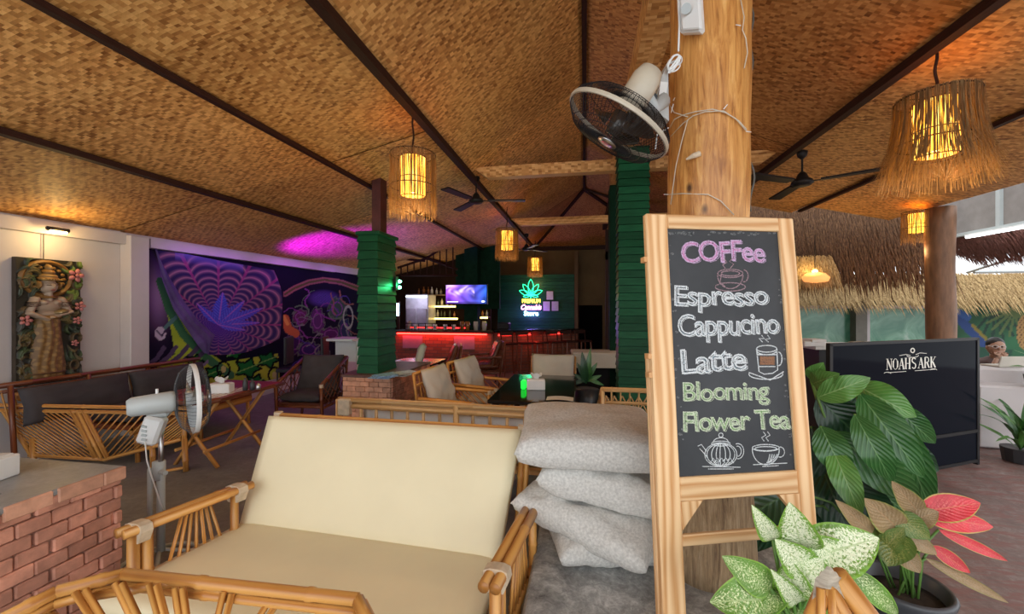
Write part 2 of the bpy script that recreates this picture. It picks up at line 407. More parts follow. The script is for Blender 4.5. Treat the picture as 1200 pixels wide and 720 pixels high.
# unseen boarding above the mats, added to stop light leaking through the seams
RD = plain('roof_boarding', (.10, .05, .025), .9)
def roofp(a, b, c, d):
    a, b, c, d = [Vector(p)+Vector((0, 0, .05)) for p in (a, b, c, d)]; M().prism([a, b, c, d], (0, 0, .05)).build('roof_board', RD, ceil)
for i in range(7):
    (x0, z0), (x1, z1) = prof[i], prof[i+1]; ye = RE if i in (3, 4) else [13, 13, 13, 0, 0, 7.8, 7.3][i]; roofp((x0, -1.6, z0), (x1, -1.6, z1), (x1, ye, z1), (x0, ye, z0))
M().prism([(-1.573, RE, 3.5), (0, RE, 4.45), (-1.573, RF, 3.5)], (0, 0, .05)).build('roof_board', RD, ceil); M().prism([(2.42, RE, 3.5), (0, RE, 4.45), (2.42, RF, 3.5)], (0, 0, .05)).build('roof_board', RD, ceil); M().prism([(-1.573, RF, 3.5), (0, RE, 4.45), (2.42, RF, 3.5)], (0, 0, .05)).build('roof_board', RD, ceil)
# dark battens along the folds
def batten(n, a, b, w=.07, h=.05):
    a, b = Vector(a), Vector(b); d = b-a; L = d.length; d.normalize(); x = d.cross(Vector((0, 0, 1))).normalized(); z = x.cross(d)
    R = Matrix((x, d, z)).transposed(); struct(M().box((a+b)/2, (w, L, h), R).build('trim_%d' % n, DKW))
for n, (i, w, h, ye) in enumerate(((1, .075, .05, 13), (2, .05, .04, 13), (3, .075, .07, 13), (4, .05, .04, RE), (5, .075, .07, 7.8), (6, .05, .04, 7.5))):
    x, z = prof[i]; batten(n+1, (x, -1.6, z-.03), (x, ye, z-.03), w, h)
batten(7, (0, RE, 4.36), (-1.573, RF, 3.42)); batten(8, (0, RE, 4.36), (2.42, RF, 3.42))
batten(9, (0, RE, 4.37), (.9, RE, 4.02), .05, .04)
batten(10, (-1.6, RF, 3.4), (2.42, RF, 3.4), .12, .12)
# tie beams wrapped in woven mat (chamfered ends) + the long beam under the ridge
def tie(y, x0, x1, z, n, mat=None):
    h = .15; w = .14
    poly = [(x0, y, z+h), (x0+.22, y, z), (x1-.22, y, z), (x1, y, z+h)]
    struct(M().prism(poly, (0, w, 0)).build('trim_%d' % n, mat or MAT_B))
tie(5.55, -1.55, 2.4, 3.38, 11); tie(8.6, -1.55, 2.4, 3.3, 12)
struct(M().box((.5, 2.6, 3.62), (.2, 8.2, .22)).build('trim_13', MAT_B))
struct(M().box((.5, 8.6, 3.55), (.1, 3.8, .12)).build('trim_14', DKW))
# left wall, pilaster, top bands
struct(M().box((-5.68, 5.6, 1.29), (.16, 15.0, 2.58)).build('wall_left', WHITE))
yA = PXp(148, 300, -5.5).y; yB = PXp(171, 300, -5.5).y
struct(M().box((-5.52, (yA+yB)/2, 1.23), (.16, yB-yA, 2.46), bev=.01).build('trim_15', WHITE))
struct(M().box((-5.55, 4.0-2.7, 2.41), (.10, 5.6, .13)).build('trim_16', WHITE))
struct(M().box((-5.54, 6.35, 2.40), (.12, 3.95, .12)).build('trim_17', WHITE))
TAN = plain('tan_plaster', (.15, .10, .05), .9, spec=.1, bump=.2, var=.15, scale=2)
struct(M().box((-2.5, 13.1, 2.1), (6.6, .16, 4.4)).build('wall_back', TAN))
struct(M().box((2.3, 13.1, 3.0), (3.2, .16, 2.6)).build('wall_back', TAN))

struct(M().box((2.7, 10.7, 1.8), (.14, 4.7, 3.6)).build('wall_right', TAN))  # mostly hidden closing wall, added to cut outside light at the rear
# ------------------------------------------------------------------ painting helpers (flat prints as colour on a fine grid)
def painted(name, fn_pos, nu, nv, paint, mat, parent):
    U, V = np.meshgrid(np.linspace(0, 1, nu+1), np.linspace(0, 1, nv+1)); pos = fn_pos(U, V)      # (nv+1, nu+1, 3)
    p = pos.reshape(-1, 3); x, y = pix(p[:, 0], p[:, 1], p[:, 2]); c = paint(x, y)
    m = M(); m.v = [tuple(q) for q in p]
    idx = np.arange((nu+1)*(nv+1)).reshape(nv+1, nu+1)
    m.f = np.stack([idx[:-1, :-1], idx[:-1, 1:], idx[1:, 1:], idx[1:, :-1]], -1).reshape(-1, 4).tolist(); m.uv = [None]*len(m.f)
    return m.build(name, mat, parent, smooth=True, colors=c)
def seg_d(x, y, pts):
    d = np.full(x.shape, 1e9)
    for (ax, ay), (bx, by) in zip(pts[:-1], pts[1:]):
        vx, vy = bx-ax, by-ay; t = np.clip(((x-ax)*vx+(y-ay)*vy)/(vx*vx+vy*vy+1e-9), 0, 1)
        d = np.minimum(d, np.hypot(x-ax-t*vx, y-ay-t*vy))
    return d
def inpoly(x, y, pts):
    r = np.zeros(x.shape, bool); n = len(pts)
    for i in range(n):
        (ax, ay), (bx, by) = pts[i], pts[(i+1) % n]
        if ay == by: continue
        r ^= ((ay > y) != (by > y)) & (x < (bx-ax)*(y-ay)/(by-ay)+ax)
    return r
def put(c, mask, col):
    m = np.clip(mask.astype(float), 0, 1)[:, None]; return c*(1-m)+np.array(col)[None]*m
def vnoise(x, y, s, seed=0):
    return .5+.5*np.sin(x*s*1.3+seed+2*np.sin(y*s*.9+seed*2))*np.cos(y*s*1.1-seed+1.5*np.sin(x*s*.7+seed))
def mural_paint(x, y):
    c = np.zeros((len(x), 3))+np.array([.008, .006, .022])
    c = put(c, np.exp(-(((x-186)/13)**2+((y-345)/32)**2))*.9, (.38, .2, .5))  # soft lilac glow painted into the mural colour
    low = y > 398-((x-170)*.02)
    yg = inpoly(x, y, [(190, 345), (205, 350), (222, 380), (240, 410), (262, 425), (326, 414), (328, 452), (172, 470), (172, 440), (205, 415), (200, 385)])
    c = put(c, yg, (.50, .55, .05)); c = put(c, yg*(.5*vnoise(x, y, .12, 3)), (.16, .32, .04))
    c = put(c, seg_d(x, y, [(188, 330), (198, 362), (215, 392), (240, 418), (270, 440)]) < 5, (.05, .16, .08))
    for k in range(5):
        cx = 180+k*14; c = put(c, seg_d(x, y, [(cx-6, 428-k*2), (cx+4, 420-k*2), (cx+12, 408-k)]) < 2.6, (.09, .06, .13))
        c = put(c, seg_d(x, y, [(cx-4, 441-k*2), (cx+7, 432-k*2)]) < 1.8, (.22, .16, .3))
    for lx, ly, s in ((228, 424, 9), (290, 432, 13), (314, 422, 11), (250, 437, 9), (300, 448, 10), (275, 414, 9)):
        d = [(lx+s*1.3*cos(a)*(1 if j % 2 == 0 else .55), ly+s*sin(a)*(1 if j % 2 == 0 else .55)) for j, a in enumerate(np.linspace(0, 2*pi, 11)[:-1])]
        mk = inpoly(x, y, d); c = put(c, mk, (.015, .16, .035)); c = put(c, (seg_d(x, y, d+[d[0]]) < 1.1), (.003, .01, .01)); c = put(c, seg_d(x, y, [(lx-s, ly+s*.4), (lx+s, ly-s*.4)]) < .6, (.2, .42, .1))
    for lx, ly, r in ((262, 433, 9), (322, 440, 9), (238, 447, 8)):
        q = np.abs(np.hypot((x-lx)/.8, y-ly)-r); c = put(c, q < 1.3, (.004, .004, .01))
        c = put(c, np.hypot((x-lx)/.8, y-ly) < r-5, (.55, .5, .2))
    # small pale leaf-like tag shape
    c = put(c, np.hypot((x-188)/6.5, (y-391)/8) < 1, (.55, .48, .62)); c = put(c, seg_d(x, y, [(184, 388), (190, 394), (193, 388)]) < 1, (.06, .04, .1))
    c = put(c, seg_d(x, y, [(194, 384), (206, 372)]) < 2.2, (.1, .2, .22))
    # right field: mushrooms and arcs in purple, blue and pink on near black
    R = x > 332
    arc = [(334, 345), (345, 338), (362, 331), (380, 328), (400, 331), (425, 340)]
    c = put(c, R & (seg_d(x, y, arc) < 3.2), (.30, .12, .12)); c = put(c, R & (seg_d(x, y, arc) < 1.2), (.10, .10, .03))
    blob = lambda a, b, rx, ry: np.clip(1.4-np.hypot((x-a)/rx, (y-b)/ry), 0, 1)*1.3
    c = put(c, R*blob(379, 350, 15, 8), (.09, .045, .30)); c = put(c, (np.hypot((x-379)/14, (y-349)/7) < .9) & (np.sin(x*1.8)*np.sin(y*2.2) > .45), (.03, .04, .12))
    for a, b, rx, ry, cl in ((372, 376, 9, 16, (.10, .03, .14)), (395, 362, 11, 14, (.05, .09, .07)), (352, 372, 10, 10, (.12, .03, .1)), (388, 392, 14, 9, (.09, .02, .12)), (404, 388, 8, 16, (.03, .04, .1)), (345, 400, 10, 18, (.05, .015, .09)), (362, 410, 14, 10, (.04, .02, .12))):
        dd = np.hypot((x-a)/rx, (y-b)/ry); c = put(c, R & (dd < .92), cl); c = put(c, R & (np.abs(dd-.92+.12*np.sin(x*.8+y*.5)) < .05), (.12, .14, .12)); c = put(c, R & (np.abs(dd-.55) < .05), (.26, .07, .3))
    rm = random.Random(12)
    for k in range(26):
        a0, b0 = rm.uniform(336, 425), rm.uniform(338, 420); an = rm.uniform(0, 6); pts_ = []
        for j in range(7): pts_.append((a0, b0)); an += rm.uniform(-.9, .9); a0 += 4.5*cos(an); b0 += 4.5*sin(an)
        c = put(c, R & (seg_d(x, y, pts_) < rm.uniform(.35, .9)), rm.choice(((.22, .05, .28), (.08, .05, .3), (.12, .2, .12), (.3, .12, .1), (.2, .2, .22))))
    c = put(c, R & (seg_d(x, y, [(334, 374), (338, 386), (346, 391)]) < 5), (.5, .12, .05)); c = put(c, R & (seg_d(x, y, [(333, 372), (337, 380)]) < 2), (.7, .3, .08))
    c = put(c, R & (np.abs(np.hypot((x-408)/6, (y-372)/14)-.9) < .12), (.4, .42, .36))
    return c
MURAL = vcol('mural_paint', .85); MURAL.node_tree.nodes['Principled BSDF'].inputs['Specular IOR Level'].default_value = .1
y0 = yB; y1 = 12.9
def posL(U, V): return np.stack([np.full(U.shape, -5.592), y0+(y1-y0)*U**1.25, .25+(2.36-.25)*V], -1)
wm = painted('wall_mural', posL, 420, 150, mural_paint, MURAL, None); setp(wm, 'spray-painted dark psychedelic mural along the left wall', 'mural')
# tapestry: pinned cloth with one corner fallen, web pattern and leaf
CX, CYY = 256., 381.
def tap_paint(x, y):
    dx, dy = (x-CX)/1.0, (y-CYY)/.78; r = np.hypot(dx, dy); th = np.arctan2(-dy, dx)
    k = 16; saw = np.abs(((th*k/pi) % 2)-1)                       # scalloped web between the spokes
    rr = np.log(r+9)*8.2+saw**2.4*.75; w = np.abs((rr % 1)-.5)*2
    c = np.zeros((len(x), 3))+np.array([.012, .006, .07])
    c = put(c, np.clip((w-.30)*1.9, 0, 1)*.8, (.22, .10, .17)); c = put(c, np.clip((w-.80)*5, 0, 1), (.42, .18, .22))
    c = put(c, (np.abs((th*k/pi) % 2-1) > .90)*np.clip((r-12)/20, 0, 1)*.75, (.30, .03, .16))
    c = put(c, np.exp(-(r/34)**2)*.8, (.06, .008, .30))
    for i, (a, L, wd) in enumerate(((84, 50, 9), (50, 48, 7.5), (26, 60, 7), (4, 50, 5), (128, 42, 5), (-14, 34, 5))):
        a = radians(a); ux = dx*cos(a)-dy*sin(a); uy = dx*sin(a)+dy*cos(a)
        t = ux/L; ok = (t > 0) & (t < 1); hw = wd*np.sin(pi*np.clip(t, 0, 1)**.8)*(1+.16*np.sin(ux*1.5)); inside = ok & (np.abs(uy) < hw)
        c = put(c, inside, (.045+.08*(1-sin(a) if sin(a) > 0 else 1)*.5, .05, .50)); c = put(c, inside & (np.abs(np.sin(ux*.75-np.abs(uy)*.7)) < .3), (.10, .14, .72)); c = put(c, inside & (np.abs(uy) < .8), (.3, .1, .5))
    c = put(c, np.clip(1-(y-(291+(x-181)*.185))/11, 0, 1)*.7*(x > 205)*(x < 285), (.16, .13, .52))
    return c
tpX = -5.565
def posT(U, V):
    # quad in wall coordinates given by its pixel corners; left edge hangs slack
    TL, TR, BR, BL = [PXp(a, b, tpX) for a, b in ((180, 291), (321, 317), (327, 397), (243, 416))]
    A = np.array([TL.y, TL.z]); B = np.array([TR.y, TR.z]); C = np.array([BR.y, BR.z]); D = np.array([BL.y, BL.z])
    U_, V_ = U[..., None], V[..., None]
    p = (A*(1-U_)+B*U_)*(1-V_)+(D*(1-U_)+C*U_)*V_
    bulge = .16*np.sin(pi*V)*U**2; sl = -.10*np.sin(pi*V)*(1-U)
    lower = .10*np.sin(pi*U)*V
    X = tpX+.03*np.sin(pi*U)*np.sin(U*9+V*5)*.8+.02*np.sin(V*7)
    return np.stack([np.maximum(X, -5.585), p[..., 0]+bulge-sl*0, p[..., 1]-lower], -1)
tap = thing('wall_tapestry', 'purple web-patterned tapestry with blue leaf pinned over the mural', 'tapestry', (tpX, 5.5, 1.4))
painted('cloth', posT, 260, 200, tap_paint, vcol('tapestry_cloth', .8), tap)
fold = plain('faded_lilac_cloth', (.10, .06, .2), .85, bump=.3, bscale=30, var=.35, scale=5)
fa = [PXp(a, b, -5.53) for a, b in ((180, 291), (196, 322), (214, 352), (232, 376), (252, 393), (243, 416))]
fb = [PXp(a, b, -5.50) for a, b in ((181, 292), (190, 330), (203, 362), (219, 385), (232, 404), (240, 414))]
def ff(u, v):
    t = u*5; i = min(int(t), 4); a = fa[i].lerp(fa[i+1], t-i); b = fb[i].lerp(fb[i+1], t-i); p = a.lerp(b, v); return p+Vector((.03*sin(pi*v)+.012*sin(v*14+u*4), 0, 0))
setp(M().grid(ff, 20, 12).build('fallen_corner', fold, tap, smooth=True), 'faded lilac back of the fallen corner')

# ================================================================== LEFT: carved relief
rel = thing('carved_relief_panel', 'tall painted carved panel of a crowned figure among leaves and flowers', 'wall carving', PXp(58, 445, -5.55))
ry0 = PXp(22, 370, -5.5).y; ry1 = PXp(97, 370, -5.5).y; rz0 = PXp(60, 449, -5.5).z; rz1 = PXp(60, 304, -5.5).z
RW, RH = ry1-ry0, rz1-rz0
M().box((-5.565, (ry0+ry1)/2, (rz0+rz1)/2), (.055, RW, RH)).build('board', plain('carving_back', (.05, .035, .022), .7, var=.3), rel)
def relief(name, hf, nu, nv, dx=0.0):
    U, V = np.meshgrid(np.linspace(0, 1, nu+1), np.linspace(0, 1, nv+1)); a = U*RW; b = V*RH
    h, c, mask = hf(U, V); X = -5.54+dx+h
    m = M(); m.v = np.stack([X, ry0+a, rz0+b], -1).reshape(-1, 3).tolist(); idx = np.arange((nu+1)*(nv+1)).reshape(nv+1, nu+1)
    F_ = np.stack([idx[:-1, :-1], idx[1:, :-1], idx[1:, 1:], idx[:-1, 1:]], -1).reshape(-1, 4); keep = mask[:-1, :-1].reshape(-1); F_ = F_[keep]
    used = np.unique(F_); mp = -np.ones(len(m.v), int); mp[used] = np.arange(len(used)); m.v = [tuple(m.v[i]) for i in used]; m.f = mp[F_].tolist(); m.uv = [None]*len(m.f)
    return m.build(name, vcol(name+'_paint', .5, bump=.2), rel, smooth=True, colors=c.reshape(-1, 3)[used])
def hf_leaves(U, V):
    h = .006*np.ones(U.shape); c = np.zeros(U.shape+(3,))+np.array([.022, .02, .014]); g = random.Random(11)
    x, y = U, V*2.0
    for k in range(95):
        side = g.choice((-1, 1)); cx = .5+side*g.uniform(.2, .5); cy = g.uniform(0, 2); a = g.uniform(-1.4, 1.4); L = g.uniform(.08, .17); w = L*.3
        ux = (x-cx)*cos(a)+(y-cy)*sin(a); uy = -(x-cx)*sin(a)+(y-cy)*cos(a)-.9*ux**2/L*side
        q = 1-(ux/L)**2-(uy/w)**2; hh = .05*np.sqrt(np.clip(q, 0, 1))*(1-.35*np.exp(-(uy/(w*.18))**2)); m = hh > h
        cl = g.choice(((.05, .075, .03), (.09, .07, .03), (.035, .05, .03), (.12, .09, .03), (.06, .06, .05)))
        cl = (.12, .18, .03) if cy > 1.35 and cx > .7 and g.random() < .7 else cl
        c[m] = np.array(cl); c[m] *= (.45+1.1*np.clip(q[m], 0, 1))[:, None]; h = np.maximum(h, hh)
    for s in (-1, 1):
        for k in range(4):
            cx, cy = .5+s*(.36+.05*(k % 2)), .25+.45*k; r = .075; d = np.abs(np.hypot(x-cx, y-cy)-r); hh = .05*np.clip(1-d/.022, 0, 1)**.5; m = hh > h; c[m] = (.11, .07, .03); h = np.maximum(h, hh)
    return h, c, np.ones(U.shape, bool)
def hf_fig(U, V):
    x = (U-.44)/1.42+.5; y = V*2.0; h = np.zeros(U.shape); c = np.zeros(U.shape+(3,))
    SK = (.42, .31, .22); GO = (.26, .13, .03); DG = (.12, .06, .02)
    def e(cx, cy, rx, ry, H, col, a=0):
        nonlocal h, c
        ux = (x-cx)*cos(a)+(y-cy)*sin(a); uy = -(x-cx)*sin(a)+(y-cy)*cos(a); q = 1-(ux/rx)**2-(uy/ry)**2; hh = H*np.sqrt(np.clip(q, 0, 1)); m = hh > h
        c[m] = col; h = np.maximum(h, hh)
    def limb(ax, ay, bx, by, r0, r1, H, col):
        nonlocal h, c
        t = np.clip(((x-ax)*(bx-ax)+(y-ay)*(by-ay))/((bx-ax)**2+(by-ay)**2), 0, 1); d = np.hypot(x-ax-t*(bx-ax), y-ay-t*(by-ay)); r = r0+(r1-r0)*t
        hh = H*np.sqrt(np.clip(1-(d/r)**2, 0, 1)); m = hh > h; c[m] = col; h = np.maximum(h, hh)
    # halo ring
    d = np.abs(np.hypot((x-.5)/.27, (y-1.68)/.27)-1); hh = .03*np.clip(1-d/.13, 0, 1)**.5; m = hh > h; c[m] = GO; h = np.maximum(h, hh)
    for k in range(16):
        a = k*pi/8; e(.5+.19*cos(a), 1.68+.19*sin(a), .03, .03, .022, (.32, .17, .04))
    # skirt with folds, widening to the hem
    wd = np.interp(y, [.1, .25, .7, 1.0, 1.08], [.2, .215, .165, .15, .12]); q = 1-((x-.5)/wd)**2; ok = (y > .1) & (y < 1.07) & (q > 0)
    hh = np.where(ok, .075*np.sqrt(np.clip(q, 0, 1))*(1+.06*np.sin(x*70+np.sin(y*6)*2)), 0); m = hh > h
    pat = (np.sin(x*46+np.sin(y*25))*np.sin(y*52) > .2); c[m & pat] = (.30, .17, .05); c[m & ~pat] = (.19, .10, .028); h = np.maximum(h, hh)
    e(.5, .17, .22, .035, .085, (.1, .05, .02)); e(.44, .09, .05, .055, .07, SK); e(.56, .09, .05, .055, .07, SK)
    e(.5, 1.06, .16, .04, .09, GO); e(.5, 1.12, .13, .07, .075, SK); e(.5, 1.25, .155, .12, .078, SK); e(.43, 1.3, .07, .06, .088, SK); e(.57, 1.3, .07, .06, .088, SK)
    limb(.5, 1.33, .5, 1.45, .05, .045, .07, SK); e(.5, 1.385, .115, .028, .085, GO)
    limb(.36, 1.35, .29, 1.13, .055, .045, .075, SK); limb(.29, 1.13, .46, 1.03, .045, .035, .1, SK)
    limb(.64, 1.35, .72, 1.15, .055, .045, .075, SK); limb(.72, 1.15, .56, 1.08, .045, .035, .1, SK)
    for s, X_ in ((-1, .33), (1, .68)):
        for j in range(3): limb(X_-.05, 1.24+.03*j+s*0, X_+.05, 1.25+.03*j, .011, .011, .088, (.1, .05, .03))
    e(.61, 1.15, .11, .045, .12, (.2, .14, .06), .25); e(.57, 1.14, .022, .022, .13, (.55, .45, .25)); e(.5, 1.06, .05, .03, .115, SK)
    e(.5, 1.56, .10, .125, .1, SK); e(.5, 1.545, .018, .035, .118, SK); e(.46, 1.575, .03, .012, .125, DG); e(.54, 1.575, .03, .012, .125, DG); e(.46, 1.605, .035, .007, .12, DG); e(.54, 1.605, .035, .007, .12, DG); e(.5, 1.5, .035, .014, .122, (.3, .08, .05))
    e(.5, 1.68, .12, .05, .105, GO); e(.5, 1.72, .1, .05, .1, (.3, .17, .05)); e(.5, 1.78, .07, .06, .09, GO); e(.5, 1.85, .04, .07, .075, (.3, .17, .05)); e(.39, 1.58, .025, .07, .08, GO); e(.61, 1.58, .025, .07, .08, GO)
    for k in range(7): e(.41+.03*k, 1.665, .012, .02, .115, (.4, .25, .08))
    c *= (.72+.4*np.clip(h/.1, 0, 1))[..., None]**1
    return h, c, h > .004
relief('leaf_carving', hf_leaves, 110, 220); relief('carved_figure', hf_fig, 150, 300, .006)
PINKF = plain('pink_flower_paint', (.55, .2, .18), .5, var=.2)
for fx, fy, s in ((.86, 1.76, .055), (.93, 1.24, .04), (.08, 1.02, .04), (.88, 1.0, .032), (.84, .62, .026)):
    c0 = Vector((-5.48, ry0+fx*RW, rz0+fy/2*RH)); m = M()
    for k in range(5):
        a = 2*pi*k/5; m.ell(c0+Vector((0, cos(a)*s*.85, sin(a)*s*.85)), (.014, s*.55, s*.42), 8, 6, Matrix.Rotation(a, 3, 'X'))
    m.ell(c0+Vector((.014, 0, 0)), (.014, s*.3, s*.3), 8, 6); m.build('carved_flower', PINKF, rel, smooth=True)
# picture light above
pl = thing('picture_light', 'small warm picture light glowing above the carving', 'wall light', (-5.5, PXp(60, 272, -5.5).y, 2.3))
py_ = pl.location.y; zt = PXp(60, 271, -5.45).z
M().box((-5.58, py_, zt+.01), (.03, .16, .06)).build('mount', BLACK, pl); M().tube([(-5.57, py_, zt), (-5.42, py_, zt+.03)], .008).build('arm', BLACK, pl)
M().tube([(-5.41, py_-.09, zt+.02), (-5.41, py_+.09, zt+.02)], .022, 10).build('shade', BLACK, pl, smooth=True)
M().tube([(-5.405, py_-.07, zt-.004), (-5.405, py_+.07, zt-.004)], .014, 8).build('bulb', emis('warm_bulb', (1, .62, .22), 14), pl)
M().tube([(-5.57, py_-.02, zt-.02), (-5.57, py_-.02, rz1)], .004, 5).build('wire', BLACK, pl)
light('POINT', Vector((-5.33, py_, zt-.06))-pl.location, 3.5, (1, .66, .24), .03, pl)

# ================================================================== LEFT: corner sofa
sf = thing('rattan_corner_sofa', 'long rattan corner sofa with dark grey cushions below the carved panel', 'sofa', (-4.9, 4.4, 0))
A0, A1 = Vector((-5.40, 2.9, .84)), Vector((-5.32, 4.9, .85))
for dz, r in ((0, .026), (-.06, .018)): M().tube([A0+Vector((0, 0, dz)), A1+Vector((0, 0, dz))], r, nodes=.4).build('top_rail', BAMD, sf, smooth=True)
for k in range(25):
    y = 2.95+k*.078; M().tube([(-5.39, y, .8), (-5.36, y+.05, .45)], .008, 5).build('lath', BAM, sf)
for k in range(4):
    y = 3.0+k*.62; M().tube([(-5.36, y, .84), (-5.3, y, 0)], .022).build('post', BAMD, sf, smooth=True)
M().box((-4.87, 4.15, .36), (.78, 1.5, .05)).build('seat_deck', BAMD, sf); M().box((-4.5, 4.15, .33), (.05, 1.5, .07)).build('seat_rail', BAM, sf)
for k in range(3): M().tube([(-4.5, 3.45+k*.7, .33), (-4.48, 3.45+k*.7, 0)], .022).build('leg', BAM, sf, smooth=True)
def pillow(c, size, R=None, wr=.006, seed=0, n=22, ex=.34):
    c = Vector(c); R = R or Matrix.Identity(3); hx, hy, hz = [q/2 for q in size]; rnd = random.Random(seed); ox = rnd.uniform(0, 50)
    m = M(); L = []
    def sh(u, v, s):
        a, b = 2*u-1, 2*v-1; q = max(0., (1-abs(a)**3.2)*(1-abs(b)**3.2))**ex
        pinch = 1-.05*(1-abs(a*b))*max(abs(a), abs(b))**6
        w = noise.noise(Vector((a*2.2+ox, b*2.2, s*3)))*wr*2.2+noise.noise(Vector((a*6+ox, b*5, s*9)))*wr
        z = s*hz*q+w*q; return c+R@Vector((a*hx*pinch, b*hy*pinch, z))
    m.grid(lambda u, v: sh(u, v, 1), n, n, size[0], size[1]); m.grid(lambda u, v: sh(1-u, v, -1), n, n, size[0], size[1]); return m
def rot(x=0, y=0, z=0): return Matrix.Rotation(radians(z), 3, 'Z')@Matrix.Rotation(radians(y), 3, 'Y')@Matrix.Rotation(radians(x), 3, 'X')
for k in range(2): fixn(pillow((-4.9, 3.78+k*.75, .44), (.78, .74, .14), seed=k).build('seat_cushion', DKFAB, sf, smooth=True))
for k in range(2): fixn(pillow((-5.2, 3.45+k*.95, .64), (.36, .95, .16), rot(y=78), seed=10+k).build('back_cushion', DKFAB, sf, smooth=True))
# near wing with two lattice panels, seen from behind
def lattice_wing(T0, T1, B0, B1, par, n=14, dirn=1, mat=BAM, r=.0085):
    for k in range(-n, n):
        # diagonal laths clipped to the panel, param space (0..1,0..1)
        pts = []
        for t in range(41):
            v = t/40; u = k/n*1.6+dirn*v*.62+.0
            if 0 <= u <= 1: pts.append((u, v))
        if len(pts) < 4: continue
        f = lambda u, v: T0.lerp(T1, u).lerp(B0.lerp(B1, u), v)
        a, b = f(*pts[0]), f(*pts[-1]); M().tube([a, b], r, 6).build('lath', mat, par, smooth=True)
wy = 3.95
q = lambda px, py: P(px, py, wy)
for a, b in (((-60, 474), (226, 479)), ((-60, 480), (222, 485))): pole('wing_rail', q(*a), q(*b), .018, BAM, sf, .4)
pole('wing_rail', q(34, 534), q(126, 539), .016, BAM, sf, .4); pole('wing_rail', q(122, 539), q(212, 515), .02, BAM, sf, .4)
for a, b in (((84, 481), (112, 537)), ((91, 481), (119, 537)), ((98, 481), (126, 537)), ((4, 481), (38, 535)), ((216, 486), (216, 520))): pole('wing_post', q(*a), q(*b), .02, BAM, sf, .3)
lattice_wing(q(6, 484), q(84, 484), q(38, 533), q(114, 537), sf, 19, r=.007)
lattice_wing(q(102, 484), q(216, 486), q(128, 536), q(214, 514), sf, 22, -1, r=.007)
for px, pb in ((218, 553), (180, 556), (40, 560)):
    a = q(px-2, 514); b = q(px, pb); b.z = 0; pole('leg', a, b, .024, BAM, sf, .3)
pole('stretcher', q(150, 560), q(218, 548), .015, BAM, sf); pole('top_rail', P(-5, 452, 4.3), P(26, 467, 3.97), .03, BAM, sf)
M().tube([q(-40, 483), P(-20, 505, 4.4)], .02).build('arm', BAM, sf)
fixn(pillow(P(58, 470, 4.35), (.62, .4, .13), rot(x=40, z=10), seed=30).build('loose_cushion', DKFAB, sf, smooth=True))
fixn(pillow(P(0, 490, 4.9), (.5, .7, .14), rot(z=10), seed=31).build('seat_cushion', DKFAB, sf, smooth=True))

# ================================================================== LEFT: low table with tissue box
tb = thing('rattan_side_table', 'narrow table with dark red top and crossed bamboo legs before the sofa', 'table', (-3.8, 3.7, 0))
M().box((-3.82, 3.72, .70), (.74, .95, .03), bev=.008).build('tabletop', RED, tb)
for x in (-4.19, -3.45): M().tube([(x, 3.2, .69), (x, 4.24, .69)], .022, nodes=.3).build('edge_rail', BAMD, tb, smooth=True)
for y in (3.22, 4.22): M().tube([(-4.19, y, .69), (-3.45, y, .69)], .022, nodes=.3).build('edge_rail', BAMD, tb, smooth=True)
for y, s in ((3.42, 1), (4.0, 1)):
    M().tube([(-4.1, y, .67), (-3.55, y+.05, 0)], .02, nodes=.3).build('leg', BAM, tb, smooth=True); M().tube([(-3.5, y, .67), (-4.05, y+.05, 0)], .02, nodes=.3).build('leg', BAM, tb, smooth=True)
M().tube([(-3.64, 3.4, .17), (-3.64, 4.1, .17)], .016).build('stretcher', BAM, tb, smooth=True); M().tube([(-3.97, 3.4, .17), (-3.97, 4.1, .17)], .016).build('stretcher', BAM, tb, smooth=True)
cl = M().grid(lambda u, v: Vector((-3.66+.2*u, 3.3+.5*v+.04*sin(u*5), .716+.004*sin(u*20+v*9))), 10, 10).build('table_napkin', PAPER); single(cl, 'pale crumpled cloth strip lying along the dark red table', 'napkin')
def tissue_box(loc, rz, s, label, cat='tissue box', mat=None, group=None, tilt=0):
    t = thing('tissue_box', label, cat, (0, 0, 0), group); w, d, h = s
    o = M(); o.box((0, 0, h/2), (w, d, h), bev=.006); o.build('holder', mat or PLAST, t)
    pk = M().box((0, 0, h+.001), (w*.86, d*.8, .012), bev=.004).build('tissue_pack', PAPER, t)
    def f(u, v):
        a = 2*pi*u; r = .012+.035*v; return Vector((r*cos(a)*1.3+.01*sin(v*9), r*sin(a)*.6+.008*sin(u*19)*v, h+.004+.055*v+.014*sin(a*3)*v))
    M().grid(f, 18, 5).build('tissue', PAPER, t, smooth=True)
    t.location = loc; t.rotation_euler = (0, 0, rz); return t
lt = P(259, 461, 4.15); tissue_box((lt.x, lt.y, .716), radians(20), (.2, .12, .09), 'white tissue box on the narrow dark red table beside the fan')
for dx, h in ((.2, .13), (.26, .11), (.31, .07)):
    o = M().lathe([(.022, 0), (.025, .01), (.025, h*.7), (.012, h*.85), (.012, h)], (lt.x+dx*.9-.02, lt.y+dx*.55+.02, .716), 12).build('condiment_bottle', BLKPL if h > .08 else CHROME, smooth=True)
    single(o, 'dark small bottle beside the tissue box on the red table, %s' % ('tallest' if h > .12 else 'middle one' if h > .1 else 'shortest, steel'), 'bottle', 'condiments on the red table')

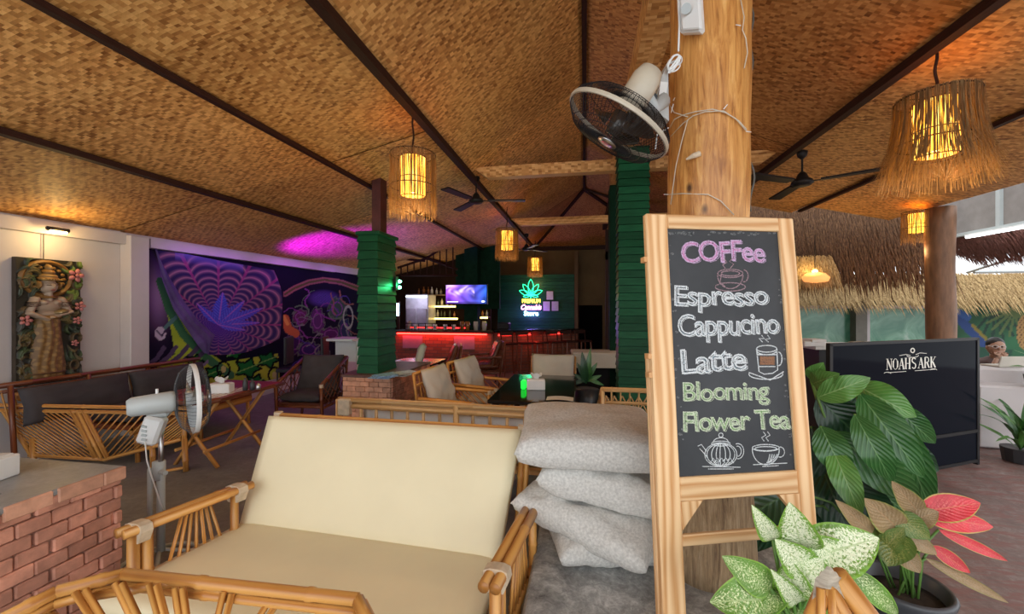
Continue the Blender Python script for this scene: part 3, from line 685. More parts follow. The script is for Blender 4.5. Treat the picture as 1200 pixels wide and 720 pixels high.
# ================================================================== armchairs
def armchair(name, label, mb, mc, style='solid', cushion=True, group=None):
    t = thing(name, label, 'armchair', (0, 0, 0), group); w, d = .62, .62; r = .018
    bt = [Vector((s*w/2, .36, .86)) for s in (-1, 1)]; fr = [Vector((s*w/2, -.30, .58)) for s in (-1, 1)]; ab = [Vector((s*w/2, .30, .60)) for s in (-1, 1)] if style == 'solid' else bt
    for i, s in enumerate((-1, 1)):
        pole('rear_post', bt[i], (s*w/2, .24, 0), r, mb, t); pole('front_post', fr[i], (s*w/2, -.27, 0), r*1.25, mb, t)
        pole('arm', ab[i], fr[i], r*1.3, mb, t); pole('side_rail', (s*w/2, .26, .3), (s*w/2, -.28, .28), r, mb, t)
        T0, T1, B0, B1 = ab[i], fr[i], Vector((s*w/2, .26, .3)), Vector((s*w/2, -.28, .28))
        lattice_wing(T0, T1, B0, B1, t, 8, 1, mb, .006)
        if style == 'diamond': lattice_wing(T0, T1, B0, B1, t, 8, -1, mb, .006)
        M().tube([fr[i]+Vector((0, .0, -.03)), fr[i]+Vector((0, 0, .012))], r*1.55, 8).build('wrapping', WRAP, t)
    pole('top_rail', bt[0], bt[1], r*1.2, mb, t); pole('back_rail', (-w/2, .33, .74), (w/2, .33, .74), r*.8, mb, t); pole('back_rail', (-w/2, .26, .36), (w/2, .26, .36), r, mb, t); pole('front_rail', (-w/2, -.28, .3), (w/2, -.28, .3), r*1.1, mb, t)
    for k in range(7): x = -w/2+(k+1)*w/8; M().tube([(x, .34, .84), (x, .26, .37)], .008, 6).build('lath', mb, t)
    M().box((0, -.01, .33), (w-.04, .52, .03)).build('seat_deck', mb, t)
    if cushion:
        fixn(pillow((0, -.03, .405), (w-.05, .56, .13), seed=17, n=16).build('seat_cushion', mc, t, smooth=True))
        fixn(pillow((0, .19, .66), (w-.01, .52, .12), rot(x=70), .014, seed=5, n=16).build('back_cushion', mc, t, smooth=True))
    return t
def place(t, loc, rz): t.location = loc; t.rotation_euler = (0, 0, radians(rz)); return t
ch = armchair('rattan_armchair', 'dark-cushioned rattan armchair with sloping diamond lattice sides below the mural', BAMD, DKFAB, 'diamond'); place(ch, (-3.62, 4.98, 0), 4)
ca = armchair('rattan_armchair', 'nearer of the two pale-cushioned bamboo armchairs left of the dark table', BAM, LTFAB, group='pale bamboo armchairs'); place(ca, (-1.42, 4.42, 0), 86)
cb = copy_tree(ca); cb['label'] = 'farther of the two pale-cushioned bamboo armchairs left of the dark table'; place(cb, (-1.3, 5.22, 0), 80)
cc = copy_tree(ca); cc['label'] = 'pale-cushioned bamboo armchair facing the camera at the far end of the dark table'; place(cc, (-.44, 5.6, 0), 0)
ce = armchair('rattan_armchair', 'brown bamboo chair with diamond lattice back before the right green column', BAMP, LTFAB, 'diamond', False)
for k in range(9):
    for dd in (-1, 1):
        x = -.28+k*.07; M().tube([(x, .33, .8), (max(-.3, min(.3, x+dd*.2)), .27, .42)], .006, 5).build('lath', BAMP, ce)
place(ce, (.47, 4.05, 0), 180)
cr = armchair('rattan_armchair', 'nearer reddish brown rattan armchair with pale pillow in front of the bar', BAMD, BAMD, group='reddish armchairs by the bar'); place(cr, (-2.55, 7.1, 0), -72)
cq = copy_tree(cr); cq['label'] = 'farther reddish brown rattan armchair in front of the bar'; place(cq, (-1.95, 7.95, 0), -72)
o = fixn(pillow(P(493, 415, 6.6), (.34, .34, .12), rot(x=75, z=-70), seed=8).build('throw_pillow', LTFAB, smooth=True)); single(o, 'pale pillow standing in the reddish armchair by the bar', 'pillow')

# ================================================================== brick works
def brick_face(par, org, ux, n_out, L, H, bl=.118, bh=.062, gap=.0035, dep=.05, seed=1, mat=BRICK, jit=.006):
    ux = Vector(ux).normalized(); n_out = Vector(n_out).normalized(); rnd = random.Random(seed); z = 0; row = 0; R = Matrix((ux, n_out, Vector((0, 0, 1)))).transposed()
    while z+bh*.6 < H:
        x = -bl*(.5 if row % 2 else 0)
        while x < L-.02:
            a = max(x, 0); b = min(x+bl*rnd.uniform(.94, 1.04), L)
            if b-a > .03:
                c = Vector(org)+ux*((a+b)/2)+Vector((0, 0, z+bh/2))+n_out*(rnd.uniform(-jit, jit)-dep/2+.012)
                M().box(c, (b-a-gap, dep, bh-gap*rnd.uniform(.8, 1.3)), R@rot(y=rnd.uniform(-.6, .6)), bev=.006).build('brick', mat, par)
            x = x+bl if b < x+bl*1.2 else b
        z += bh; row += 1
bt = thing('brick_side_table', 'brick built table with smooth grey concrete top at the left edge', 'table', (-2.8, .8, 0))
M().box((-2.8, .85, .385), (1.04, 1.6, .77)).build('core', MORTAR, bt)
M().box((-2.8, .85, .785), (1.085, 1.66, .03), bev=.008).build('concrete_top', TOPC, bt)
brick_face(bt, (-2.272, .1, .03), (0, 1, 0), (1, 0, 0), 1.57, .72, seed=4); brick_face(bt, (-3.3, 1.66, .03), (1, 0, 0), (0, 1, 0), 1.03, .72, seed=5)
brick_face(bt, (-2.262, .05, .735), (0, 1, 0), (1, 0, 0), 1.63, .075, bl=.17, bh=.066, seed=6, mat=BRICKL)
lt = P(2, 552, 2.1); tissue_box((-2.72, 1.42, .801), radians(12), (.22, .13, .10), 'white tissue box on the brick table at the left edge')

base = thing('brick_column_base', 'low brick plinth carrying the left green column', 'plinth', (-2.55, 5.2, 0))
M().box((-2.575, 5.15, .365), (.62, 1.2, .73)).build('core', MORTAR, base); M().box((-2.575, 5.15, .745), (.66, 1.25, .03), bev=.006).build('top_slab', plain('plinth_top', (.13, .07, .06), .5, var=.3), base)
brick_face(base, (-2.89, 4.545, .0), (1, 0, 0), (0, -1, 0), .63, .73, seed=9, mat=BRICKL); brick_face(base, (-2.26, 4.55, .0), (0, 1, 0), (1, 0, 0), 1.2, .73, seed=10)
def plank_column(name, label, x0, x1, y0, y1, z0, z1, ph, core=True):
    t = thing(name, label, 'column', ((x0+x1)/2, (y0+y1)/2, z0)); M().box(((x0+x1)/2, (y0+y1)/2, (z0+z1)/2), (x1-x0-.05, y1-y0-.05, z1-z0)).build('core', GREEND, t)
    z = z0; rnd = random.Random(2)
    while z < z1-.02:
        h = min(ph, z1-z); e = .014; a = (x0, x1, y0, y1); zb, zt = z+.004, z+h-.002; j = rnd.uniform(-.003, .003)
        vs = [(x0-j, y0-j, zb), (x1+j, y0-j, zb), (x1+j, y1, zb), (x0-j, y1, zb), (x0+e, y0+e, zt), (x1-e, y0+e, zt), (x1-e, y1-e, zt), (x0+e, y1-e, zt)]
        M().add(vs, [(0, 3, 2, 1), (4, 5, 6, 7), (0, 1, 5, 4), (1, 2, 6, 5), (2, 3, 7, 6), (3, 0, 4, 7)]).build('plank', GREENP, t); z += h
    return t
cx1 = -2.48; lc = plank_column('plank_column', 'green plank-clad column on a brick plinth, left of the bar', -2.76, cx1, 4.64, 5.14, .76, 2.47, .108)
M().box((-2.6, 4.9, 2.86), (.12, .16, .82)).build('upper_post', plain('dark_red_post', (.06, .012, .01), .5, bump=.3, var=.4), lc)
M().box((-2.62, 4.9, 2.49), (.32, .54, .05), bev=.01).build('cap', GREENP, lc)
xr0 = PYp(724, 300, 5.1).x; xr1 = PYp(762, 300, 5.1).x
plank_column('plank_column', 'tall green plank-clad column right of the dark table', xr0, xr1, 5.1, 5.5, 0, 3.52, .092)
struct(M().box((xr0+.06, 6.9, 1.75), (.12, .5, 3.5)).build('trim_18', GREEND))  # column's shaded left side, painted as a separate dark green strip
# magazines on the plinth
mg = [(P(447, 436, 4.75), 'blue and white folded magazine on the brick plinth', (.25, .4, .62)), (P(468, 440, 4.9), 'grey leaflet at the right of the brick plinth top', (.4, .4, .38))]
for p, lb, c in mg:
    m = M(); 
    for k in range(4): m.box((p.x+.02*k, p.y+.03*(k % 2), .768+k*.009), (.26, .16, .007), rot(z=20*k, x=3))
    single(m.build('magazine', plain('print', c, .4, var=.5, scale=30)), lb, 'magazine')
pt = P(489, 425, 6.75)
st = thing('low_table', 'low dark table with magazines before the reddish armchairs', 'table', (pt.x, pt.y, 0))
M().box((pt.x, pt.y, .66), (.75, .7, .04)).build('tabletop', plain('dark_tabletop', (.03, .015, .015), .25), st)
for sx in (-1, 1):
    for sy in (-1, 1): M().tube([(pt.x+sx*.32, pt.y+sy*.3, .64), (pt.x+sx*.32, pt.y+sy*.3, 0)], .022).build('leg', BAMD, st)
for k in range(4):
    a = P(470+k*9, 429+(k % 2)*2, 6.3); single(M().box((a.x, a.y, .69+.008*k), (.2, .14, .012), rot(z=25*k)).build('magazine', PAPER if k % 2 else plain('pink_print', (.5, .12, .2), .4)), ['leftmost magazine on the low dark table, pink', 'white magazine second from left on the low dark table', 'pink magazine third from left on the low dark table', 'rightmost white magazine on the low dark table'][k], 'magazine', 'magazines on the low table')

# ================================================================== stand fan
def fan_head(par, c, axis, R, ring_mat, blades=3, blade_mat=None, ringpos=0, wires=40, cage=BLKPL, badge=CHROME, up=Vector((0, 0, 1)), rw=.012):
    ax = Vector(axis).normalized(); x = ax.cross(up).normalized(); y = x.cross(ax).normalized(); c = Vector(c)
    w = lambda a, r, h: c+(x*cos(a)+y*sin(a))*r+ax*h
    m = M(); pr = [(.04, .075), (.5*R, .072), (.8*R, .058), (.97*R, .02), (R, 0), (.97*R, -.03), (.8*R, -.065), (.5*R, -.085), (.05, -.09)]
    for k in range(wires):
        a = 2*pi*k/wires; m.tube([w(a+.25*(1-r/R)*0, r, h) for r, h in pr], .0011, 4, caps=False)
    for r, h in ((.25*R, .074), (.65*R, .066), (.25*R, -.088), (.5*R, .072), (.8*R, .058), (.5*R, -.085), (.8*R, -.065)): m.tube([w(2*pi*k/32, r, h) for k in range(33)], .0015, 4, caps=False)
    setp(m.build('guard', cage, par), kind='stuff')
    m = M(); prr = [(R+.004, -rw), (R+.006, .0), (R+.004, rw), (R-.004, rw), (R-.004, -rw)]
    for k in range(48):
        pass
    m.grid(lambda u, v: w(2*pi*u, prr[int(round(v*5)) % 5][0], prr[int(round(v*5)) % 5][1]), 48, 5); m.build('guard_ring', ring_mat, par, smooth=False)
    for b in range(blades):
        a0 = 2*pi*b/blades+.4
        def f(u, v): r = .045+(R*.86-.045)*u; wd = (.22+.42*sin(pi*min(1, u*.85+.1)))*1.15; a = a0+wd*(v-.5)*1.25+.25*u; return w(a, r, (v-.5)*.06*(1-.5*u)-.005)
        M().grid(f, 10, 6).build('blade', blade_mat or GREYPL, par, smooth=True)
    M().tube([c-ax*.04, c+ax*.045], [.045, .03], 16).build('hub', blade_mat or GREYPL, par, smooth=True)
    M().tube([c+ax*.07, c+ax*.08, c+ax*.083], [.042, .040, .02], 20).build('badge', badge, par, smooth=True)
fn = thing('stand_fan', 'pale grey stand fan with clear blades beside the brick table', 'fan', W(-2.24, 2.6, 0))
vf = 2.5
hub = P(227, 467, vf); fax = W(.70, .70, .02)
fa_ = fax.normalized(); fan_head(fn, hub, fa_, .205, PLAST, 3, plain('clear_grey_blade', (.42, .45, .46), .2), wires=56)
mb_ = hub-fa_*.09; me_ = hub-fa_*.30
M().tube([mb_, mb_-fa_*.02, me_+fa_*.02, me_], [.058, .062, .054, .04], 20).build('motor_housing', GREYPL, fn, smooth=True)
M().tube([me_+fa_*.13+Vector((0, 0, .055)), me_+fa_*.13+Vector((0, 0, .085))], .007, 8).build('oscillation_knob', PLAST, fn)
pb = P(187, 500, vf+.02); pf = Vector((pb.x, pb.y, 0))
M().box((pb.x, pb.y, hub.z-.085), (.11, .07, .06), rot(z=30), bev=.01).build('neck', GREYPL, fn)
M().box((pb.x-.015, pb.y-.03, hub.z-.19), (.105, .08, .17), rot(z=25, y=18), bev=.015).build('control_box', PLAST, fn)
for k in range(4): M().box((pb.x-.015+.0, pb.y-.078, hub.z-.235+k*.026), (.025, .014, .012), rot(z=25, y=18)).build('speed_button', GREYPL, fn)
M().tube([(pb.x+.01, pb.y, hub.z-.15), (pb.x+.01, pb.y, .5)], .014, 12).build('inner_pole', CHROME, fn, smooth=True)
M().tube([(pb.x+.01, pb.y, .60), (pb.x+.01, pb.y, .09)], .022, 12).build('outer_pole', GREYPL, fn, smooth=True); M().tube([(pb.x-.045, pb.y-.02, .60), (pb.x-.045, pb.y-.02, .1)], .014, 12).build('side_pole', GREYPL, fn, smooth=True)
M().tube([(pb.x-.005, pb.y, .64), (pb.x-.005, pb.y, .53)], .034, 12).build('clamp', GREYPL, fn, smooth=True); M().tube([(pb.x+.03, pb.y-.02, .585), (pb.x+.08, pb.y-.03, .585)], .014, 10).build('clamp_knob', GREYPL, fn)
M().tube([(pb.x+.2*cos(a), pb.y+.2*sin(a), .02) for a in [2*pi*k/36 for k in range(37)]], .013, 8, False).build('base_ring', GREYPL, fn, smooth=True)
for k in range(4):
    a = pi/4+k*pi/2; M().tube([(pb.x, pb.y, .1), (pb.x+.2*cos(a), pb.y+.2*sin(a), .02)], .011, 8).build('base_spoke', GREYPL, fn, smooth=True)
cb_ = [P(170, 518, 2.4), P(172, 540, 2.38), P(178, 560, 2.4), P(188, 590, 2.42), P(192, 600, 2.45)]; M().tube(cb_, .004, 6).build('cable', PLAST, fn, smooth=True)

# ================================================================== near cream sofa
sofa = thing('bamboo_loveseat', 'cream leatherette bamboo loveseat in the foreground', 'sofa', (-1.1, 1.7, 0))
BL, BR = G(278, 613, .42), G(582, 656, .42); ex = (BR-BL).normalized(); ey = Vector((-ex.y, ex.x, 0))     # ey to the back
SD = .56
def slab_cushion(name, a, b, c, d, th, mat, par, bul=.012):     # a,b front, c,d back; top face given, thickness below
    a, b, c, d = map(Vector, (a, b, c, d)); n = (b-a).cross(d-a).normalized()
    m = M()
    def f(u, v, s):
        p = a.lerp(b, u).lerp(d.lerp(c, u), v); e = min(1, 14*min(u, 1-u, 1))*1.; g = min(1, 14*min(v, 1-v))
        k = (max(0, min(e, 1))*max(0, min(g, 1)))**.4; return p-n*(th/2)+n*(s*(th/2)*(.72+.28*k)+s*bul*sin(pi*u)*sin(pi*v)*.6)
    m.grid(lambda u, v: f(u, v, 1), 28, 20, 1.4, .6); m.grid(lambda u, v: f(1-u, v, -1), 28, 20); k = 29*21
    ring = [i for i in range(29)]+[j*29+28 for j in range(1, 21)]+[20*29+i for i in range(27, -1, -1)]+[j*29 for j in range(19, 0, -1)]
    def mir(i): j, x = divmod(i, 29); return k+j*29+(28-x)
    for i, j in zip(ring, ring[1:]+ring[:1]): m.f.append([i, mir(i), mir(j), j]); m.uv.append(None)
    return fixn(m.build(name, mat, par, smooth=True))
SL, SR = BL, BR; FLp, FRp = G(150, 694, .42), BR-ey*.60; FLp = BL-ey*.60-ex*.09
slab_cushion('seat_cushion', FLp, FRp+ex*.03, BR+ey*.06, BL+ey*.06, .11, CREAM, sofa, .02)
TLp, TRp = P(313, 487, 2.49), P(609, 503, 2.21)
dn = Vector((0, 0, -.015)); slab_cushion('back_cushion', BL+dn, BR+dn+ex*.0, TRp, TLp, .09, CREAM, sofa, .014)
yb = ey*.12
rl0, rl1 = P(328, 487, 2.58), P(614, 504, 2.29)
for dz, dy in ((0, 0), (-.028, .02), (-.055, .0)): pole('top_rail', rl0+ey*dy+Vector((0, 0, dz)), rl1+ey*dy+Vector((0, 0, dz)), .017, BAM, sofa, .5)
pole('rear_post', rl1, BR+ex*.04+ey*.14+Vector((0, 0, -.42)), .02, BAM, sofa, .3); pole('rear_post', rl0, BL-ex*.0+ey*.14+Vector((0, 0, -.42)), .02, BAM, sofa, .3)
pole('rear_post', rl1+ex*.028-ey*.01, BR+ex*.07+ey*.12+Vector((0, 0, -.42)), .015, BAM, sofa, .3)
pole('back_rail', BL+ey*.13+Vector((0, 0, -.05)), BR+ey*.13+Vector((0, 0, -.05)), .02, BAM, sofa)
M().tube([rl0+ex*-.01-Vector((0, 0, .07)), rl0-ex*.01+Vector((0, 0, .022))], .026, 8).build('wrapping', WRAP, sofa); M().tube([rl1+ex*-.03, rl1+ex*.04], .03, 8).build('wrapping', WRAP, sofa)
def arm(front, back, side, lg):
    for k, o in enumerate((-.021, .021)):
        pole('arm_rail', front+ex*o, back+ex*o, .021, BAM, sofa, .42, 12)
    d = (back-front).normalized()
    for t in (.12, .88): 
        c = front.lerp(back, t); m = M(); X = ex; Z = Vector((0, 0, 1)); loop = [c+X*a+Z*b for a, b in ((-.05, -.012), (-.044, .018), (-.02, .027), (.02, .027), (.044, .018), (.05, -.012), (.03, -.06), (-.03, -.06))]
        m.prism([p-d*.022 for p in loop], d*.044); m.build('wrapping', WRAP, sofa)
    f = front.lerp(back, .13); b = front.lerp(back, .86)
    for o in (-.024, .024):
        p = f+d*o; pole('front_post', p+Vector((0, 0, -.02)), (p.x+lg.x, p.y+lg.y, 0), .023, BAM, sofa, .3, 10)
    pole('rear_post', b+Vector((0, 0, -.02)), (b.x, b.y, 0), .02, BAM, sofa, .3, 10)
    g = f.lerp(b, .55); 
    for k in range(7):
        t = (k-3)/3.; top = g+d*t*.06+Vector((0, 0, -.02)); bot = g+d*t*.13; pole('spindle', top, (bot.x, bot.y, .33), .008, BAM, sofa, .2, 6)
    pole('side_rail', Vector((f.x, f.y, .32)), Vector((b.x, b.y, .32)), .018, BAM, sofa)
arm(G(140, 627, .62), G(292, 568, .62), -1, Vector((0, 0, 0))); arm(G(573, 690, .62), G(630, 582, .62), 1, Vector((0, 0, 0)))
M().box((BL+BR)/2-ey*.27+Vector((0, 0, -.125)), ((BR-BL).length, .62, .03), Matrix((ex, ey, Vector((0, 0, 1)))).transposed()).build('seat_deck', BAM, sofa)
a_, b_ = FLp+Vector((0, 0, -.12)), FRp+Vector((0, 0, -.12)); pole('front_rail', a_, b_, .024, BAM, sofa)

# near chair back, bottom left
nc = thing('bamboo_chair', 'bamboo chair with fan-shaped spoke back at the lower left corner', 'chair', G(250, 700, .84)*1)
nc.location.z = 0
pts = [P(-10, 733, .99), P(66, 694, 1.07), P(145, 673, 1.145), P(419, 703, 1.04), P(440, 745, .97)]
for dy, dz, r in ((0, 0, .016), (.02, -.024, .014), (-.004, -.03, .012)):
    for i in range(4): pole('back_rail', pts[i]+ey*dy+Vector((0, 0, dz)), pts[i+1]+ey*dy+Vector((0, 0, dz)), r, BAM, nc, .25, 10)
hubp = P(215, 800, 1.02)
for a, b in (((88, 695), (150, 790)), ((100, 692), (160, 790)), ((135, 684), (185, 790)), ((143, 684), (193, 790)), ((175, 685), (205, 790)), ((184, 686), (212, 790)), ((205, 690), (220, 790)), ((214, 690), (228, 790)), ((262, 694), (240, 790)), ((272, 696), (248, 790)), ((318, 700), (262, 790)), ((328, 702), (272, 790)), ((48, 706), (130, 790)), ((385, 708), (310, 790))):
    pole('spoke', P(a[0], a[1], 1.08), P(b[0], b[1], 1.0), .0085, BAM, nc, .15)
pole('inner_rail', P(90, 702, 1.1), P(205, 683, 1.12), .012, BAM, nc, .2); pole('inner_rail', P(205, 688, 1.12), P(400, 712, 1.06), .012, BAM, nc, .2)
for p in (pts[0], pts[4]): pole('post', p, (p.x, p.y, 0), .02, BAM, nc, .25)
sc_ = W(-.65, .8, .42); M().box(sc_-Vector((0, 0, .0)), (.6, .3, .04), rot(z=10)).build('seat', BAM, nc)
hz = W(-.65, .95, .5); pole('lower_rail', Vector((pts[0].x, pts[0].y, .44)), Vector((pts[4].x, pts[4].y, .44)), .018, BAM, nc)
for p in (W(-1.1, .62, 0), W(-.3, .58, 0)): pole('leg', p+Vector((0, 0, .42)), p, .02, BAM, nc, .25)
# near chair corner, bottom right
nr = thing('bamboo_chair', 'corner of a wrapped bamboo chair back at the lower right', 'chair', W(.8, .95, 0))
for a, b, r, v in (((980, 674), (1052, 740), .024, .95), ((968, 682), (1020, 742), .014, .94), ((966, 688), (1000, 742), .012, .94), ((972, 676), (932, 742), .017, .95), ((962, 690), (962, 742), .009, .93), ((974, 690), (978, 742), .008, .93)):
    pole('back_rail' if r > .016 else 'spoke', P(a[0], a[1], v), P(b[0], b[1]+30, v-.03), r, BAM, nr, .2, 12)
m = M(); 
def wf(u, v):
    a = pi*(u*1.2-.1); x = 974+30*(u-.5)*1.25+(6 if u > .5 else -4)*v; y = 663+26*v+22*abs(u-.42)**1.1*1.9; return P(x, y, .925+.03*abs(u-.5))+Vector((0, 0, .002*sin(u*40)))
m.grid(wf, 20, 8); m.build('wrapping', plain('grey_rattan_wrap', (.42, .36, .28), .6, bump=.6, bscale=60, var=.3, scale=25, stretch=(1, 1, 4)), nr, smooth=True)
for px in (950, 1060): p = P(px, 760, .9); pole('leg', p, (p.x, p.y, 0), .02, BAM, nr, .25)
p1, p2 = P(950, 760, .9), P(1060, 760, .9); pole('lower_rail', p1, p2, .018, BAM, nr)

# ================================================================== second sofa behind (back to us)
s2 = thing('bamboo_bench_sofa', 'bamboo sofa turned away, its baluster back behind the cream loveseat', 'sofa', (-1.0, 3.2, 0))
a, b = P(397, 468, 3.3), P(690, 484, 2.92)
for dz, dy in ((0, 0), (-.03, .025), (-.05, -.0)): pole('top_rail', a+Vector((0, dy, dz)), b+Vector((0, dy, dz)), .02, BAMP, s2, .5, 10)
lo = Vector((0, 0, -.17)); pole('back_rail', a+lo, b+lo, .018, BAMP, s2, .5)
for k in range(15):
    p = a.lerp(b, (k+.5)/15); pole('baluster', p+Vector((0, 0, -.05)), p+lo, .013, BAMP, s2, .3)
for k, t in enumerate((0, .5, 1)):
    p = a.lerp(b, t); pole('post', p, (p.x, p.y, 0), .024, BAMP, s2, .3)
mm = (a+b)/2; fixn(pillow((mm.x, mm.y+.11, .60), (1.75, .40, .1), rot(x=80, z=-2), seed=3).build('back_cushion', PAPER, s2, smooth=True))
fixn(pillow((mm.x, mm.y+.42, .42), (1.8, .56, .12), seed=4).build('seat_cushion', LTFAB, s2, smooth=True)); M().box((mm.x, mm.y+.4, .33), (1.85, .6, .04)).build('seat_deck', BAMP, s2)
for sx in (-.85, .85): pole('leg', (mm.x+sx, mm.y+.68, .33), (mm.x+sx, mm.y+.68, 0), .022, BAMP, s2)
M().box(P(404, 477, 3.26), (.1, .06, .13), bev=.01).build('wrapping', WRAP, s2)
# dark table
dt = thing('dark_table', 'glossy black table between the bamboo armchairs', 'table', (-.5, 4.3, 0))
gl = plain('glossy_black', (.012, .01, .01), .08, var=.1)
M().box((-.49, 4.45, .70), (.8, 1.46, .035), bev=.006).build('tabletop', gl, dt)
for sx in (-.34, .34):
    for sy in (-.64, .64): M().box((-.49+sx, 4.45+sy, .34), (.06, .06, .68)).build('leg', DKW, dt)
tp = G(628, 456, .72); tissue_box((tp.x, tp.y, .718), radians(8), (.19, .12, .10), 'white tissue box on the glossy black table')
o = M().lathe([(.03, 0), (.035, .06), (.03, .06)], (tp.x+.0, tp.y+.16, .718), 12).build('cup', PLAST, smooth=True); single(o, 'small white cup behind the tissue box on the black table', 'cup')
o = M().box((0, 0, .045), (.05, .09, .09), bev=.01).build('green_lighter_box', emis('green_glow', (.01, .85, .05), .8)); o.location = (tp.x-.13, tp.y, .718); single(o, 'glowing bright green box left of the tissue box', 'lamp')
o = M().grid(lambda u, v: Vector((-.35+.25*u, 3.78+.16*v, .722+.01*sin(pi*u))), 6, 6).build('napkin', PAPER); single(o, 'white folded napkin at the near end of the black table', 'napkin')

# ================================================================== platform, cushions, post
pf_ = thing('concrete_platform', 'raised mottled grey concrete platform under the chalkboard', 'platform', (.45, 1.5, 0))
M().box((.42, 1.45, .2), (1.32, 2.4, .4), bev=.012).build('slab', SLAB, pf_)
cz = W(.36, 2.1, 0)
def cush(c, size, R, seed, label, wr=.012, ex_=.3):
    o = fixn(pillow(c, size, R, wr, seed, 34, ex_).build('seat_pad', GREYFAB, smooth=True)); single(o, label, 'cushion', 'stacked grey cushions'); return o
cush(W(.47, 2.08, .475), (.60, .52, .15), rot(z=18, x=2, y=4), 1, 'lowest grey cushion of the stack on the platform')
cush(W(.40, 2.03, .60), (.66, .50, .16), rot(z=-22, y=10, x=5), 2, 'second grey cushion from the bottom of the stack, slanting right')
cush(W(.46, 2.06, .755), (.60, .46, .18), rot(z=-6, y=7, x=4), 3, 'second grey cushion from the top of the stack')
cush(W(.40, 2.14, .935), (.72, .66, .19), rot(z=4, y=1, x=3), 4, 'topmost grey cushion of the stack, flat and large', .004, .24)
# tree post
TREE = None
n = N('peeled_trunk'); v = n.coords('Object', (14, 14, 1.4)); f = n.noise(v, 3, 8, .65, .8); g = n.noise(n.coords('Object'), 3, 5)
c = n.ramp(f, [(.28, (.22, .075, .018)), (.45, (.52, .22, .055)), (.62, (.72, .37, .11)), (.8, (.82, .54, .24))]); c = n.mix(n.ramp(g, [(.55, (0, 0, 0)), (.75, (.55, .55, .55))]), c, (.28, .1, .03))
kn = n.add('ShaderNodeTexVoronoi'); n.l(n.coords('Object', (5, 5, 3)), kn.inputs['Vector']); kn.inputs['Scale'].default_value = 1.3
c = n.mix(n.ramp(kn.outputs['Distance'], [(.04, (1, 1, 1)), (.12, (0, 0, 0))]), c, (.08, .03, .01)); n.col(c); n.rough(.3); n.bump(f, .5, .008); TREE = n.m
n = N('rough_trunk'); v = n.coords('Object', (20, 20, 2)); f = n.noise(v, 3, 8, .7, .6); n.col(n.ramp(f, [(.3, (.2, .12, .07)), (.5, (.5, .34, .19)), (.7, (.72, .54, .35))])); n.rough(.8); n.bump(f, 1, .02); TRUNKR = n.m
pc = W(.907, 1.89, 0); pr_ = .172
tp_ = thing('tree_trunk_post', 'thick varnished tree trunk post behind the chalkboard', 'post', (pc.x, pc.y, .4))
def wob(a, z): return 1+.03*noise.noise(Vector((cos(a)*1.5, sin(a)*1.5, z*1.2)))+.03*sin(z*2.1+1)*cos(a)
M().lathe([(pr_*(1+.012*sin(i*1.3)), 1.2+i*.09) for i in range(29)], (pc.x, pc.y, 0), 40, wob=wob).build('trunk', TREE, tp_, smooth=True)
M().lathe([(pr_*(1.0+.16*max(0, 1-(i*.08)/.5)), .4+i*.081) for i in range(11)], (pc.x, pc.y, 0), 40, wob=wob).build('bark_foot', TRUNKR, tp_, smooth=True)
def onpost(px, py, off=.004):            # point on the front surface of the post for a pixel
    d = (P(px, py, 1)-Vector((0, 0, CH))); r = pr_*1.05+off; A = d.x**2+d.y**2; B = -2*(d.x*pc.x+d.y*pc.y); C = pc.x**2+pc.y**2-r*r; D = B*B-4*A*C
    t = (-B-sqrt(D))/(2*A) if D > 0 else -B/(2*A); return Vector((0, 0, CH))+d*t
# things on the post
WIRE = plain('white_wire', (.62, .56, .45), .5)
sl = thing('string_light_wires', 'thin pale fairy light wires wrapped round the trunk post', 'string lights', onpost(830, 130))
for pts2 in ([(785, 150), (790, 140), (800, 135), (815, 131), (835, 128), (850, 132), (862, 139), (874, 153)], [(786, 160), (800, 145), (812, 136), (826, 131), (848, 130), (866, 142), (875, 152)], [(806, 140), (799, 165), (792, 195), (786, 240)], [(868, 0), (872, 20), (870, 35), (874, 45), (876, 62), (872, 80)], [(784, 228), (800, 227), (830, 228), (845, 236), (860, 252)], [(783, 120), (790, 132), (806, 137)]):
    q2 = [onpost(x, y) for x, y in pts2]; M().tube(q2, .0022, 5).build('wire', WIRE, sl, smooth=True)
for x, y, dx, dy in ((789, 122, -3, 12), (848, 128, 5, -6), (874, 154, 7, 1), (783, 155, -7, -4), (868, 30, -6, -1), (783, 228, -6, 0), (789, 118, 2, -4)):
    M().tube([onpost(x, y), onpost(x, y, .012)+(P(x+dx, y+dy, 1.6)-P(x, y, 1.6))], [.0025, .0015], 5).build('led_tip', PLAST, sl)
GW = plain('grey_wire', (.09, .09, .08), .6); m = M()
m.tube([P(877+5*sin(y*.035)+3*sin(y*.1), y, 1.86) for y in range(0, 249, 8)], .0045, 6); single(m.build('grey_cable', GW, smooth=True), 'dark grey cable running down the right side of the trunk post', 'cable')
ob = onpost(808, 18, .0)
jb = thing('wall_box', 'white electrical box at the top of the trunk post', 'electrical box', ob); u_ = (onpost(824, 20)-onpost(795, 20)).normalized(); nn = Vector((u_.y, -u_.x, 0)); Rb = Matrix((u_, -nn, Vector((0, 0, 1)))).transposed()@rot(y=-4)
M().box(P(809, 12, 1.735), (.115, .05, .20), Rb, bev=.012).build('case', PLAST, jb); M().box(P(809, 12, 1.70), (.09, .012, .16), Rb, bev=.01).build('cover', PLAST, jb)
M().tube([P(804, 10, 1.69), P(804, 10, 1.683)], .02, 16).build('round_plate', GREYPL, jb)
wc = thing('coiled_white_cable', 'bundle of coiled white cable below the electrical box', 'cable', P(790, 75, 1.74)); m = M()
